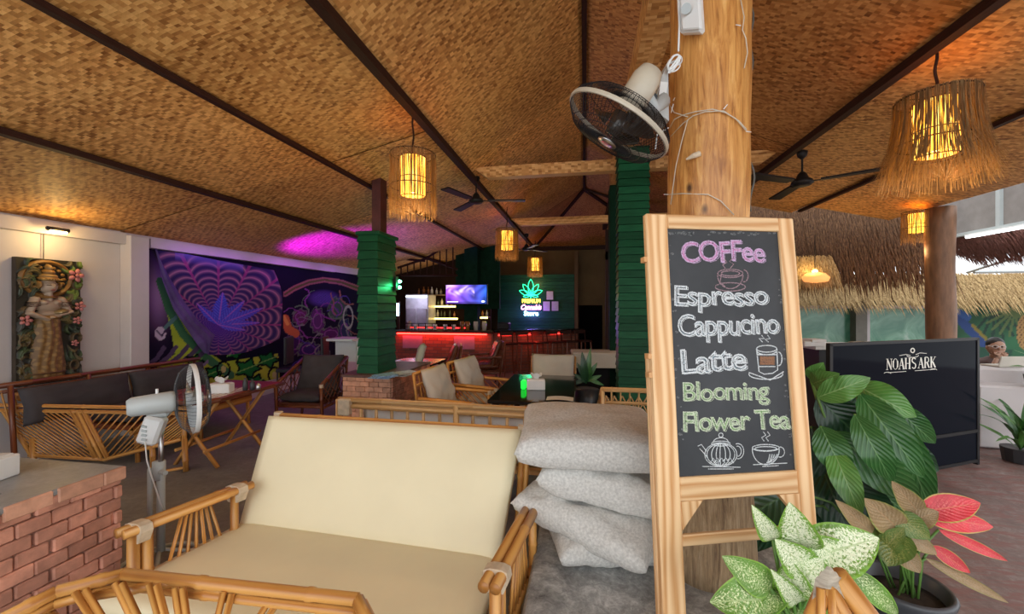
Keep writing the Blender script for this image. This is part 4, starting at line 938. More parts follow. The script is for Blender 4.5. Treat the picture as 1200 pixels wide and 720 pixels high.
for k in range(7):
    cc_ = P(790+random.uniform(-3, 3), 74+random.uniform(-4, 4), 1.73-.004*k); m.tube([cc_+Vector((.022*cos(a)*(1+.2*sin(k)), .008*sin(a+k), .026*sin(a+.4*k))) for a in [2*pi*j/20 for j in range(21)]], .0035, 5, False)
m.tube([P(795, 60, 1.72), P(796, 30, 1.74), P(795, 0, 1.75), P(795, -40, 1.76)], .004, 6); m.build('cable', PLAST, wc, smooth=True)
pg = thing('screw_anchor_plug', 'tan plastic plug sticking out of the trunk post', 'plug', onpost(815, 182)); M().tube([onpost(820, 180), onpost(812, 183, .02), onpost(804, 187, .03)], [.012, .011, .004], 10).build('body', WRAP, pg)
# wall fan on post
WARMG = plain('aged_ivory_plastic', (.50, .44, .34), .35)
wfan = thing('wall_fan', 'tilted black-caged wall fan with white ring mounted on the trunk post', 'fan', P(786, 115, 1.75))
Rt, Fw = W(1, 0, 0), W(0, 1, 0)
ctr = P(724, 147, 1.62); vd = (ctr-Vector((0, 0, CH))).normalized(); upv = (P(780, 180, 1.6)-P(668, 110, 1.6)).normalized(); nv_ = vd.cross(upv).normalized(); nv_ = nv_ if nv_.z < 0 else -nv_
axw = (vd*-.32+nv_*.947).normalized()
fan_head(wfan, ctr, axw, .215, WARMG, 3, plain('smoky_blade', (.035, .025, .02), .2), wires=84, cage=BLACK, up=upv, rw=.008)
mb1 = ctr-axw*.08; mb2 = ctr-axw*.20
M().tube([mb1, mb1-axw*.02, mb2, mb2-axw*.035, mb2-axw*.05], [.05, .058, .056, .044, .01], 20).build('motor_housing', WARMG, wfan, smooth=True)
brk = P(776, 118, 1.72); M().tube([mb2+axw*.04, P(765, 128, 1.68), brk], [.03, .028, .035], 12).build('bracket_arm', GREYPL, wfan, smooth=True)
m = M(); m.prism([P(783, 72, 1.75), P(776, 88, 1.72), P(770, 110, 1.70), P(765, 125, 1.70), P(772, 133, 1.72), P(784, 142, 1.76)], Fw*.08); m.build('wall_bracket', GREYPL, wfan)
M().box(P(777, 106, 1.695), (.03, .003, .07), rot(z=10, y=8)).build('sticker', PAPER, wfan)
M().tube([P(766, 114, 1.66), P(766, 114, 1.655)], .015, 14).build('tilt_knob', BLKPL, wfan)
m = M(); m.tube([P(783, 150, 1.75), P(770, 158, 1.7), P(768, 175, 1.68)], .003, 5); m.build('pull_cord', PLAST, wfan)

# ================================================================== chalkboard
TL_, TR_ = P(757, 250, 1.585), P(930, 256, 1.675); BLd = P(779, 720, 1.45)
bx = (TR_-TL_).normalized(); by = (BLd-TL_); by = (by-bx*by.dot(bx)).normalized(); bn = bx.cross(by).normalized()
if bn.dot(Vector((0, 0, CH))-TL_) < 0: bn = -bn
BWd = (TR_-TL_).length; Hb = (TL_.z-.40)/(-by.z)
def B(px, py):                         # pixel -> board coordinates (x right, y down)
    d = P(px, py, 1)-Vector((0, 0, CH)); t = (TL_-Vector((0, 0, CH))).dot(bn)/d.dot(bn); q3 = Vector((0, 0, CH))+d*t-TL_; return q3.dot(bx), q3.dot(by)
def L3(x, y, h=0): return TL_+bx*x+by*y+bn*h
Rbd = Matrix((bx, -bn, -by)).transposed()
board = thing('chalkboard_easel', 'pine A-frame chalkboard with handwritten drinks menu', 'chalkboard', (TL_.x, TL_.y, .4))
sw, thk = .088, .03
def bar(name, x0, x1, ya, yb_, h=0, th=thk, mat=PINE, par=None): 
    return M().box(L3((x0+x1)/2, (ya+yb_)/2, h-th/2), (x1-x0, th, yb_-ya), Rbd, bev=.004).build(name, mat, par or board)
bot = B(802, 564)[1]; tilt2 = 0
rail_t = B(805, 268)[1]; sr_ = .068
bar('stile', 0, sw, 0, Hb); bar('stile', BWd-sr_, BWd, 0, Hb); bar('top_rail', sw, BWd-sr_, 0, rail_t)
yr = (B(802, 564)[1]+B(935, 548)[1])/2; bar('bottom_rail', sw, BWd-sr_, yr, yr+.085)
ylr = B(840, 632)[1]; bar('lower_rung', sw, BWd-sr_, ylr-.02, ylr+.02, -.003, .02)
for s in (0, 1):
    x_ = sw if s == 0 else BWd-sr_; k = 1 if s == 0 else -1
    m = M(); m.prism([L3(x_, yr+.085, 0), L3(x_+k*.085, yr+.085, 0), L3(x_+k*.06, yr+.085, 0), L3(x_, yr+.175, 0)][0:2]+[L3(x_+k*.0, yr+.185, 0)], -bn*.022); m.build('corner_brace', PINE, board)
slate = N('slate'); sv_ = slate.coords('Object'); fz = slate.noise(sv_, 2.5, 6, .6); slate.col(slate.ramp(fz, [(.35, (.022, .025, .03)), (.7, (.05, .054, .06))])); slate.rough(.6)
M().box(L3(BWd/2+.01, (rail_t+yr)/2, -.018), (BWd-sw-sr_+.01, .012, yr-rail_t+.01), Rbd).build('slate', slate.m, board)
# rear leg frame, nearly folded
for x0 in (-.008, BWd-sw+.012+.02):
    ya = B(760, 418)[1] if x0 < 0 else B(935, 420)[1]; M().box(L3(x0+.045, (ya+Hb)/2, -.052), (.07, .03, Hb-ya), Rbd, bev=.004).build('rear_leg', PINE, board)
for yy in (.18, .55, .62): M().box(L3(-.006, yy, -.02), (.014, .03, .02), Rbd).build('hinge', PINE, board)
# chalk
def chalk(name, c, amt=.5, sc=240):
    n = N(name); v = n.coords('Object'); f = n.noise(v, sc, 3, .7); n.col(n.mix(n.ramp(f, [(amt-.08, (0, 0, 0)), (amt+.08, (1, 1, 1))]), (.05, .054, .06), c)); n.rough(.95); return n.m
CW = chalk('white_chalk', (.72, .76, .78), .40); CWF = chalk('pale_blue_chalk', (.26, .36, .42), .54, 160); CP = chalk('pink_chalk', (.62, .22, .45), .42, 160); CPO = chalk('pink_outline', (.65, .45, .68), .42)
CG = chalk('green_chalk', (.22, .42, .14), .44, 160); CGO = chalk('green_outline', (.60, .68, .50), .42)
rc = random.Random(21)
def chalk_text(word, x0, x1, ybase, capH, fill, outl, slope=0.0, wob_=1.0, lift=.0):
    """letters laid one by one between two pixels on the board plane"""
    ax, ay = B(x0, ybase); bx_, by_ = B(x1, ybase+slope)
    vs, fs = text_mesh(word, 1.0); w = max(v.x for v in vs)-min(v.x for v in vs); mn = min(v.x for v in vs)
    sx = (bx_-ax)/w; ht = B(x0, ybase)[1]-B(x0, ybase-capH)[1]; sy = ht/.72
    ma, mb2 = M(), M(); cur = 0.0
    for i, chh in enumerate(word):
        if chh == ' ': cur += .3; continue
        pv, _ = text_mesh(word[:i+1], 1.0); px_ = max(v.x for v in pv); cv, cf = text_mesh(chh, 1.0); cw = max(v.x for v in cv)
        ox = px_-cw; dy = rc.uniform(-.03, .03)*wob_; ang = rc.uniform(-.06, .06)*wob_
        cxm = sum(v.x for v in cv)/len(cv)
        def tr(v, h, gx=1.0):
            X = (v.x-cxm)*gx; Y = v.y-.3; X, Y = X*cos(ang)-Y*sin(ang), X*sin(ang)+Y*cos(ang); X += cxm+ox-mn; Y += .3+dy
            fx = X*sx; t = fx/max(1e-6, bx_-ax); return L3(ax+fx, ay+(by_-ay)*t-Y*sy, h)
        ma.add([tr(v, -.0115) for v in cv], cf)
        ov, of = text_mesh(chh, 1.0, 'OUT', .020); mb2.add([tr(Vector((v.x, v.y, 0)), -.0113+.0006+v.z*.01, 1.10) for v in ov], of)
        ov, of = text_mesh(chh, 1.0, 'OUT', .008); mb2.add([tr(Vector((v.x+.045, v.y-.03, 0)), -.0110+v.z*.008, 1.15) for v in ov], of)
    ma.build('chalk_lettering', fill, board); mb2.build('chalk_outline', outl, board)
chalk_text('COFFee', 802, 898, 306, 25, CP, CPO, -1, 1.4)
chalk_text('Espresso', 794, 902, 358, 24, CWF, CW, -1)
chalk_text('Cappucino', 798, 915, 393, 26, CWF, CW, -2)
chalk_text('Latte', 802, 876, 438, 29, CWF, CW, -5)
chalk_text('Blooming', 804, 903, 470, 22, CG, CGO, -2)
chalk_text('Flower Tea', 804, 928, 506, 24, CG, CGO, -3)
def strokes(name, lines, mat, r=.0022):
    m = M()
    for l in lines: m.tube([L3(*B(x, y), -.0112) for x, y in l], r, 4)
    return m.build(name, mat, board)
def arcp(cx, cy, rx, ry, a0, a1, n=16): return [(cx+rx*cos(radians(a0+(a1-a0)*i/n)), cy+ry*sin(radians(a0+(a1-a0)*i/n))) for i in range(n+1)]
PC = chalk('dull_pink_chalk', (.45, .3, .34), .45)
strokes('cup_drawing', [arcp(858, 320, 15, 5, 0, 360), arcp(858, 320, 11, 3, 0, 360), arcp(858, 322, 15, 16, 0, 180), arcp(874, 323, 5, 7, -90, 100), arcp(858, 336, 18, 5, 0, 360), [(848, 318), (846, 330), (852, 336)], [(852, 314), (849, 310), (854, 307), (851, 303)], [(858, 314), (862, 309), (857, 306), (861, 302)]], PC)
strokes('latte_glass_drawing', [arcp(901, 409, 12, 4, 0, 360), [(889, 409), (892, 436), (898, 439), (908, 438), (914, 434), (913, 409)], arcp(915, 421, 4, 8, -90, 110), arcp(900, 439, 20, 6, -10, 190), [(880, 437), (905, 446), (921, 436)], [(896, 401), (892, 397), (898, 397), (895, 393)], [(903, 401), (899, 398), (905, 397), (902, 393)], arcp(901, 412, 11, 4, 0, 180), [(890, 416), (912, 416)], [(891, 430), (911, 430)]], CW)
strokes('latte_layer', [[(893, y), (910, y)] for y in range(419, 429, 2)], chalk('brown_chalk', (.35, .18, .1), .4), .0035)
tpot = [arcp(847, 534, 19, 14, 0, 360, 28), arcp(847, 521, 11, 3, 0, 360), arcp(847, 520, 9, 6, 180, 360), arcp(847, 511, 2.5, 2.5, 0, 360), [(830, 530), (824, 522), (820, 524)], [(831, 537), (825, 530), (822, 527)], arcp(867, 530, 7, 9, -110, 110), arcp(867, 530, 4, 6, -110, 110), [(825, 548), (870, 549)], [(832, 551), (862, 551)]]
for k in range(-3, 4): tpot.append(arcp(847, 534, max(1, abs(k)*5.5), 13, 90 if k > 0 else 90, -90 if k > 0 else 270, 12))
for k in range(5): tpot.append([(834+k*5, 545-k), (838+k*5, 538), (842+k*5, 544)])
strokes('teapot_drawing', tpot, CW, .0016)
strokes('teacup_drawing', [arcp(900, 526, 16, 4, 0, 360), arcp(900, 527, 13, 2.5, 0, 360), arcp(900, 527, 16, 19, 0, 180), arcp(917, 531, 5, 6, -100, 110), [(885, 546), (925, 544)], [(896, 548), (915, 547)], [(898, 518), (895, 514), (900, 511), (897, 507)], [(903, 518), (900, 514), (905, 511), (902, 507)]]+[arcp(900, 528, 14-k*3, 16, 20, 80, 6) for k in range(4)], CW, .0018)
m = M()
for k in range(60):
    side = rc.random(); x, y = (rc.uniform(921, 929)+(rc.uniform(290, 530)-300)*.02, 0) if side < .6 else (rc.uniform(783, 790), 0); y = rc.uniform(285, 540)
    if side < .6: x = 917+(y-270)*.055+rc.uniform(-5, 3)
    else: x = 784+(y-270)*.06+rc.uniform(-1, 6)
    a2, b2 = B(x, y); r = rc.uniform(.002, .006); m.add([L3(a2+r*cos(t)*1.4, b2+r*sin(t), -.0117) for t in [2*pi*j/7 for j in range(7)]], [tuple(range(7))])
for k in range(40):
    x = rc.uniform(785, 915); y = 272+rc.uniform(-1, 3); a2, b2 = B(x, y); r = rc.uniform(.002, .005); m.add([L3(a2+r*cos(t)*2, b2+r*sin(t), -.0117) for t in [2*pi*j/7 for j in range(7)]], [tuple(range(7))])
m.build('chalk_smudges', chalk('smudge', (.2, .21, .21), .5), board)

# ================================================================== pendant lamps, ceiling fans
n = N('raffia'); fz = n.noise(n.coords('Object', (30, 30, 3)), 3, 3); n.col(n.ramp(fz, [(.3, (.07, .04, .015)), (.55, (.22, .13, .05)), (.8, (.38, .25, .11))])); n.rough(.8); RAFF = n.m
tr_ = n.add('ShaderNodeBsdfTranslucent'); tr_.inputs[0].default_value = (.75, .42, .12, 1); ms = n.add('ShaderNodeMixShader'); ms.inputs[0].default_value = .16; n.l(n.b.outputs[0], ms.inputs[1]); n.l(tr_.outputs[0], ms.inputs[2]); n.l(ms.outputs[0], n.out.inputs['Surface'])
n = N('glowing_reed'); v = n.coords('UV', (1, 1, 1)); fz = n.noise(n.coords('UV', (60, 3, 1)), 1.6, 3)
ec = n.ramp(fz, [(.36, (.45, .10, .006)), (.5, (1, .42, .035)), (.66, (1, .7, .15))]); n.l(ec, n.b.inputs['Emission Color']); n.b.inputs['Emission Strength'].default_value = 3; n.col((.5, .3, .1)); REED = n.m
def pendant(label, cordlen, group='raffia pendant lamps', flare=.0, energy=22, seed=1, nb_=420):
    t = thing('pendant_lamp', label, 'pendant lamp', (0, 0, 0), group); rr = random.Random(seed); H = .56; R = .215
    # origin at the ceiling hook
    z1 = -cordlen
    pts_ = [(.006*sin(k*.9), .006*cos(k*.9), -cordlen*k/14) for k in range(15)]; M().tube(pts_, .009, 6).build('cord', DKW, t)
    M().lathe([(.115, z1), (.12, z1-.02), (.115, z1-.36), (.113, z1-.36), (.113, z1)], (0, 0, 0), 28).build('reed_shade', REED, t)
    m = M()
    for k in range(30):
        a = 2*pi*k/30; m.tube([(.125*cos(a), .125*sin(a), z1), (.125*cos(a+.02), .125*sin(a+.02), z1-.38)], .0025, 4)
    for zz in (0, -.2, -.38): m.tube([(.128*cos(2*pi*k/24), .128*sin(2*pi*k/24), z1+zz) for k in range(25)], .004, 4, False)
    m.build('reed_cage', DKW, t)
    m = M()
    for zz in (.03, -.28):
        m.tube([(R*cos(2*pi*k/28), R*sin(2*pi*k/28), z1+zz) for k in range(29)], .005, 5, False)
        if zz < 0: m.build('hoop', DKW, t); break
        for k in range(4): a = pi/2*k; m.tube([(0, 0, z1+.03), (R*cos(a), R*sin(a), z1+.03)], .004, 4)
        m.build('hoop', DKW, t); m = M()
    m = M()
    for k in range(nb_):
        a = rr.uniform(0, 2*pi); r0 = R*rr.uniform(.96, 1.05); L = H*rr.uniform(.8, 1.12); w = rr.uniform(.001, .0024); tw = rr.uniform(-.07, .07); ca = []
        for j in range(5):
            s_ = j/4; rr_ = r0+(.012*s_+flare*s_**2.5)*rr.uniform(.6, 1.4); aa = a+tw*s_*.6; z = z1+.04-L*s_
            for e in (-1, 1): ca.append((rr_*cos(aa)-e*w*sin(aa), rr_*sin(aa)+e*w*cos(aa), z))
        m.add(ca, [(2*j, 2*j+1, 2*j+3, 2*j+2) for j in range(4)])
    for k in range(260):
        a = rr.uniform(0, 2*pi); w = .0025; r1 = R*rr.uniform(.9, 1.); z = z1-H*rr.uniform(.75, .95); m.add([(r1*cos(a)*1.1, r1*sin(a)*1.1, z), (r1*cos(a)*1.1+w, r1*sin(a)*1.1, z), (r1*.4*cos(a+.4), r1*.4*sin(a+.4), z-.03), (r1*.4*cos(a+.4)+w, r1*.4*sin(a+.4), z-.03)], [(0, 1, 3, 2)])
    setp(m.build('raffia_fringe', RAFF, t), kind='stuff')
    M().ell((0, 0, z1-.3), (.03, .03, .04), 10, 8).build('bulb', emis('lamp_bulb', (1, .6, .2), 10), t, smooth=True)
    light('POINT', (0, 0, z1-.72), energy, (1, .60, .26), .08, t); return t
pl1 = pendant('nearest raffia pendant lamp on the left, before the striped green column', .52, energy=13)
def hook(px, top, v): p = P(px, top, v); return p
pl1.location = P(484, 122, 3.95)
k2 = copy_tree(pl1); k2['label'] = 'raffia pendant lamp second from the front, near the ceiling fan over the bar'; k2.location = P(594, 240, 8.0)
k3 = copy_tree(pl1); k3['label'] = 'farthest small raffia pendant lamp above the neon sign'; k3.location = P(627, 282, 12.0)
k4 = pendant('large flared raffia pendant lamp at the upper right', .38, flare=.075, energy=9, seed=5, nb_=900); k4.location = P(1097, 55, 2.95)
k4.scale = (1.05, 1.05, 1.05)
k5 = pendant('raffia pendant lamp half hidden by the slim trunk post on the right',   .06, energy=2.5, seed=9, nb_=300); k5.scale = (.72, .72, .72); k5.location = P(1074, 247, 5.6)
for k_ in (k2, k3):
    for c_ in k_.children:
        if c_.type == 'LIGHT': c_.data = c_.data.copy(); c_.data.energy = 4
def ceiling_fan(label, hubp_, top, ang, L=.66, group='black ceiling fans'):
    t = thing('ceiling_fan', label, 'ceiling fan', (0, 0, 0), group); dz = top.z-hubp_.z
    M().lathe([(.02, dz), (.055, dz-.02), (.045, dz-.07), (.015, dz-.1)], (0, 0, 0), 16).build('canopy', BLACK, t, smooth=True); M().tube([(0, 0, dz), (0, 0, .05)], .011, 8).build('rod', BLACK, t)
    M().lathe([(.02, .1), (.045, .07), (.06, .03), (.10, .0), (.11, -.03), (.08, -.055), (.02, -.06)], (0, 0, 0), 24).build('motor', BLACK, t, smooth=True)
    for k in range(3):
        a = radians(ang+120*k); d = Vector((cos(a), sin(a), 0)); s_ = Vector((-sin(a), cos(a), 0)); b_ = M().box(d*.15+Vector((0, 0, -.02)), (.16, .03, .008), rot(z=ang+120*k)).build('blade_arm', BLACK, t)
        m = M(); m.prism([d*.17-s_*.05+Vector((0, 0, -.03)), d*L-s_*.065+Vector((0, 0, -.03)), d*L+s_*.065+Vector((0, 0, -.02)), d*.17+s_*.05+Vector((0, 0, -.02))], (0, 0, .02)); m.build('blade', BLACK, t)
    t.location = hubp_; return t
f1 = ceiling_fan('black ceiling fan on the right, beside the trunk post', P(940, 212, 4.55), P(936, 176, 4.55), -32, .74)
f2 = ceiling_fan('black ceiling fan left of centre, behind the nearest left pendant', P(558, 234, 6.0), P(558, 206, 6.0), 10, .72)
f3 = copy_tree(f2); f3['label'] = 'farthest black ceiling fan above the neon sign'; f3.location = P(617, 291, 9.8); f3.rotation_euler = (0, 0, .8); 

# ================================================================== bar area
BYY = 9.3
bxl, bxr = PYp(462, 400, BYY).x, PYp(576, 400, BYY).x
barc = thing('bar_counter', 'brick-fronted bar counter with red lit edge', 'bar counter', ((bxl+bxr)/2, BYY+.3, 0))
nb = N('bar_brick'); bt_ = nb.add('ShaderNodeTexBrick'); mp = nb.coords('UV'); nb.l(mp, bt_.inputs['Vector']); bt_.inputs['Color1'].default_value = (.2, .06, .035, 1); bt_.inputs['Color2'].default_value = (.3, .12, .07, 1); bt_.inputs['Mortar'].default_value = (.12, .08, .06, 1)
bt_.inputs['Scale'].default_value = 1; bt_.inputs['Brick Width'].default_value = .2; bt_.inputs['Row Height'].default_value = .075; bt_.inputs['Mortar Size'].default_value = .008; nb.col(bt_.outputs[0]); nb.rough(.85); nb.bump(bt_.outputs['Fac'], -.5, .01); BARB = nb.m
m = M(); m.grid(lambda u, v: Vector((bxl+(bxr-bxl)*u, BYY, .93*v)), 1, 1, bxr-bxl, .93); m.build('brick_front', BARB, barc); M().box(((bxl+bxr)/2, BYY+.28, .46), (bxr-bxl, .5, .92)).build('core', MORTAR, barc)
M().box(((bxl+bxr)/2, BYY+.22, .965), (bxr-bxl+.1, .62, .05)).build('countertop', DKW, barc)
REDL = emis('red_led', (1, .03, .02), 7)
M().box(((bxl+bxr)/2, BYY-.06, .925), (bxr-bxl-.2, .02, .03)).build('led_strip', REDL, barc)
M().box((bxl+.95, BYY+.3, 1.05), (1.5, .02, .03)).build('led_strip', emis('red_led_soft', (1, .03, .03), 2.5), barc)
for px in (472, 532): a = PYp(px, 405, BYY-.02); M().box((a.x+.25, BYY-.015, .72), (.5, .03, .3)).build('pale_panel', plain('lilac_panel', (.3, .2, .3), .5), barc)
m = M(); xa = PYp(473, 385, BYY).x; xb = PYp(537, 385, BYY).x
for z in (1.0, 1.08, 1.16): m.tube([(xa, BYY+.1, z), (xb, BYY+.1, z)], .009, 5)
for k in range(9): x = xa+(xb-xa)*k/8; m.tube([(x, BYY+.1, .99), (x, BYY+.1, 1.17)], .009, 5)
single(m.build('counter_rail', DKW), 'dark red slatted rail along the left bar top', 'rail')
light('AREA', (bxl+1.2, BYY-.12, .93), 5, (1, .03, .02), 2.2, rot=(radians(60), 0, 0), size_y=.05)
# right section
c0, c1 = PYp(579, 400, 9.5), Vector((PYp(677, 400, 10.7).x, 10.7, 0)); c0.z = 0; dd_ = (c1-c0).normalized(); nn_ = Vector((dd_.y, -dd_.x, 0)); Rc = Matrix((dd_, -nn_, Vector((0, 0, 1)))).transposed(); Lc = (c1-c0).length
b2 = thing('bar_counter', 'longer bar counter with stools under the neon sign', 'bar counter', (c0+c1)/2)
m = M(); m.grid(lambda u, v: c0.lerp(c1, u)+Vector((0, 0, .95*v)), 1, 1, Lc, .95); m.build('brick_front', BARB, b2); M().box((c0+c1)/2-nn_*.2+Vector((0, 0, .46)), (Lc, .36, .92), Rc).build('core', DKW, b2)
M().box((c0+c1)/2+nn_*-.12+Vector((0, 0, .985)), (Lc+.1, .7, .05), Rc).build('countertop', gl, b2)
for t in (.12, .35, .72): M().box(c0.lerp(c1, t)+nn_*.03+Vector((0, 0, .89)), (.35, .02, .035), Rc).build('led_strip', emis('red_led_b', (1, .04, .03), 2.5), b2)
light('POINT', c0.lerp(c1, .4)+nn_*.35+Vector((0, 0, .85)), 2.5, (1, .05, .03), .1)
# stools
def stool(label):
    t = thing('bar_stool', label, 'bar stool', (0, 0, 0), 'dark bar stools'); w = .15
    M().box((0, 0, .72), (.32, .31, .04), bev=.01).build('seat', DKW, t)
    for sx in (-1, 1):
        for sy in (-1, 1): M().tube([(sx*w*.85, sy*w*.8, .71), (sx*w*1.2, sy*w*1.2, 0)], .016, 6).build('leg', BAMD, t)
        M().tube([(sx*w*.9, w*.85, .72), (sx*w*.95, w*1.2, .97)], .014, 6).build('back_post', DKW, t)
    for sx in (-1, 1): M().tube([(sx*w*1.08, -w, .3), (sx*w*1.08, w, .3)], .01, 6).build('foot_rung', BAMD, t)
    M().tube([(-w*1.08, -w*1.08, .3), (w*1.08, -w*1.08, .3)], .01, 6).build('foot_rung', BAMD, t); M().tube([(-w*1.1, w*1.1, .22), (w*1.1, w*1.1, .22)], .01, 6).build('foot_rung', BAMD, t)
    M().box((0, w*1.2, .94), (.33, .025, .09), bev=.008).build('back_rail', DKW, t); return t
s0 = stool('leftmost dark bar stool at the counter, nearest the camera')
words = ['leftmost dark bar stool, nearest the camera', 'second dark bar stool from the left', 'third dark bar stool from the left', 'fourth dark bar stool from the left', 'fifth dark bar stool from the left', 'rightmost dark bar stool, farthest along the counter']
for k, (px, v) in enumerate(((584, 9.15), (610, 9.6), (628, 10.0), (643, 10.35), (655, 10.7), (664, 11.0))):
    s_ = s0 if k == 0 else copy_tree(s0); s_['label'] = words[k]; p = c0.lerp(c1, .09+.172*k)+nn_*.46; s_.location = (p.x, p.y, 0); s_.rotation_euler = (0, 0, math.atan2(dd_.y, dd_.x)+pi*0)
# green back wall with neon
gy = 12.3; gx0, gx1 = PYp(583, 350, gy).x, PYp(673, 350, gy).x
gw = struct(thing('wall_back', None, None, ((gx0+gx1)/2, gy, 0))); ztop = PYp(630, 324, gy).z
z = 0
while z < ztop: M().box(((gx0+gx1)/2, gy+.05, z+.055), (gx1-gx0, .04+.01*(int(z*9) % 2), .104)).build('plank', GREENP, gw); z += .11
M().box(((gx0+gx1)/2, gy+.09, ztop/2), (gx1-gx0, .04, ztop)).build('backing', GREEND, gw)
neon = thing('neon_sign', 'neon sign with green leaf over yellow, pink and blue words', 'neon sign', PYp(623, 372, gy-.05))
def nz(px, py, o=.0): return PYp(px, py, gy+.01-o)
m = M()
for a, L in ((90, 19), (55, 16), (125, 16), (22, 14.5), (158, 14.5), (-12, 9), (192, 9)):
    a = radians(a); bc = (622, 346); ux, uy = cos(a), -sin(a); vx, vy = -uy, ux; w = L*.17
    loop = [(bc[0]+ux*L*t+vx*s_*w*sin(pi*min(1, t*1.0))**.8, bc[1]+uy*L*t*.98+vy*s_*w*sin(pi*min(1, t))**.8) for s_, ts in ((1, [i/8 for i in range(9)]), (-1, [1-i/8 for i in range(1, 9)])) for t in ts]
    m.tube([nz(*q_) for q_ in loop], .0075, 6)
m.tube([nz(622, 346), nz(622, 350)], .011, 6); m.build('leaf_tube', emis('green_neon', (.02, 1, .35), 2.6), neon)
def neon_text(word, x0, x1, yb2, h, mat, nm, shear=0.0):
    vs, fs = text_mesh(word, 1.0, 'FILL', .02, .03); mn = min(v.x for v in vs); mx = max(v.x for v in vs)
    M().add([nz(x0+(v.x-mn)/(mx-mn)*(x1-x0)+shear*v.y*h, yb2-v.y*h/.72, v.z*.3) for v in vs], fs).build(nm, mat, neon)
neon_text('PREMIUM', 612, 633, 355, 4.6, emis('yellow_neon', (1, .75, .05), 4), 'yellow_word'); neon_text('Cannabis', 610, 634, 363, 6, emis('pink_neon', (1, .25, .6), 5), 'pink_word', .3); neon_text('Store', 614, 631, 370, 5.5, emis('blue_neon', (.35, .65, 1), 5), 'blue_word')
light('POINT', nz(622, 345, .2), .35, (.05, 1, .4), .1); light('POINT', nz(622, 366, .3), 16, (.35, .12, 1), .15)
for (a, b, c_, d), lb in (((640, 341, 649, 352), 'top framed notice'), ((636, 353, 645, 365), 'lower left notice'), ((646, 353, 655, 365), 'lower right notice')):
    p, q_ = nz(a, d), nz(c_, b); f_ = thing('wall_notice', 'small %s on the green wall right of the neon sign' % lb, 'notice', p); M().box(((p.x+q_.x)/2, gy+.0, (p.z+q_.z)/2), (q_.x-p.x, .02, q_.z-p.z)).build('frame', BLACK, f_); M().box(((p.x+q_.x)/2, gy-.013, (p.z+q_.z)/2), (q_.x-p.x-.03, .008, q_.z-p.z-.03)).build('sheet', plain('notice_paper', (.5, .5, .45), .5), f_)
# corridor right of green wall: tan wall with dark door
struct(M().box((gx1+.06, gy+.3, 1.6), (.1, .7, 3.2)).build('wall_right', TAN))
xd0, xd1 = PYp(678, 380, 12.9).x, PYp(706, 380, 12.9).x; zd = PYp(690, 358, 12.9).z
struct(M().box((xd0-.27, 12.95, 1.2), (.5, .1, 2.4)).build('wall_back', TAN)); struct(M().box(((xd0+xd1)/2, 12.95, (zd+3.1)/2), (xd1-xd0, .1, 3.1-zd)).build('wall_back', TAN)); struct(M().box((xd1+1.8, 12.95, 1.55), (3.6, .1, 3.1)).build('wall_back', TAN))
dr = struct(thing('door_1', None, None, ((xd0+xd1)/2, 12.97, 0))); M().box(((xd0+xd1)/2, 12.99, zd/2), (xd1-xd0, .05, zd)).build('door_leaf', plain('black_door', (.004, .004, .004), .95, spec=.02), dr); M().box((xd0, 12.88, zd/2), (.05, .06, zd)).build('door_frame', DKW, dr)
struct(M().box(PYp(713, 300, 10)*1, (.14, .14, .2)).build('trim_19', DKW)); px_ = PYp(713, 300, 10).x; struct(M().box((px_, 10, 1.7), (.14, .14, 3.4)).build('trim_20', DKW))
# gable with lattice truss, green partition, shelves, TV
gy2 = 9.9
tr0 = thing('lattice_truss', 'dark lattice truss in the gable above the bar', 'truss', PYp(500, 323, gy2)); yy = gy2
for a, b, r in (((470, 323), (536, 323), .03), ((466, 314), (500, 303), .03), ((500, 303), (536, 316), .03), ((496, 305), (537, 279), .03), ((466, 303), (498, 306), .03)):
    p, q_ = PYp(*a, yy), PYp(*b, yy); M().tube([p, q_], r, 4).build('chord', DKW, tr0)
for k in range(9):
    x = 470+k*7.6; top = 314-(x-466)*.32 if x < 500 else 303-(x-500)*.95; M().tube([PYp(x, 323, yy), PYp(x, max(284, top), yy)], .018, 4).build('upright', DKW, tr0)
struct(M().box((PYp(560, 300, 11).x, 11.0, 2.6), (1.25, .1, 2.2)).build('wall_partition', GREEND))
gcx = PYp(546, 300, 10).x; struct(M().box((gcx, 10.6, 1.75), (.36, .3, 3.5)).build('trim_21', GREEND))
struct(M().box((PYp(520, 300, 11.5).x-.3, 11.6, 1.5), (3.4, .1, 3.0)).build('wall_bar', plain('bar_wall', (.03, .016, .010), .9, spec=.05)))
tv = thing('television', 'wall television showing purple and blue clouds above the bar', 'television', PYp(546, 345, 9.6))
p, q_ = PYp(521.5, 357, 9.6), PYp(571, 333, 9.6); M().box(((p.x+q_.x)/2, 9.65, (p.z+q_.z)/2), (q_.x-p.x, .06, q_.z-p.z), bev=.01).build('housing', BLACK, tv); M().box(((p.x+q_.x)/2, 10.06, (p.z+q_.z)/2+.1), (.12, .76, .3)).build('bracket', BLACK, tv)
def tvp(x, y):
    n1 = vnoise(x, y, .22, 1); n2 = vnoise(x, y, .45, 4); t = np.clip((x-521)/50, 0, 1); c = np.stack([.16*(1-t)+.01, .03+.04*t, .42-.0*t], -1)*(.35+1.1*n1)[:, None]
    c = put(c, np.exp(-((y-341-3*np.sin(x*.25))/3.2)**2)*n2*.9*(t < .7), (.55, .42, .85)); c = put(c, np.exp(-(((x-528)/6)**2+((y-334)/3)**2))*.8, (.8, .5, .8)); c = put(c, (y > 353.6)*.6, (.01, .01, .03))
    c = put(c, (np.abs(y-354) < .5) & (x < 537) & (x > 524), (.5, .5, .6)); c = put(c, (np.hypot((x-566)/2, y-353.5) < 1), (.8, .85, .9)); return c
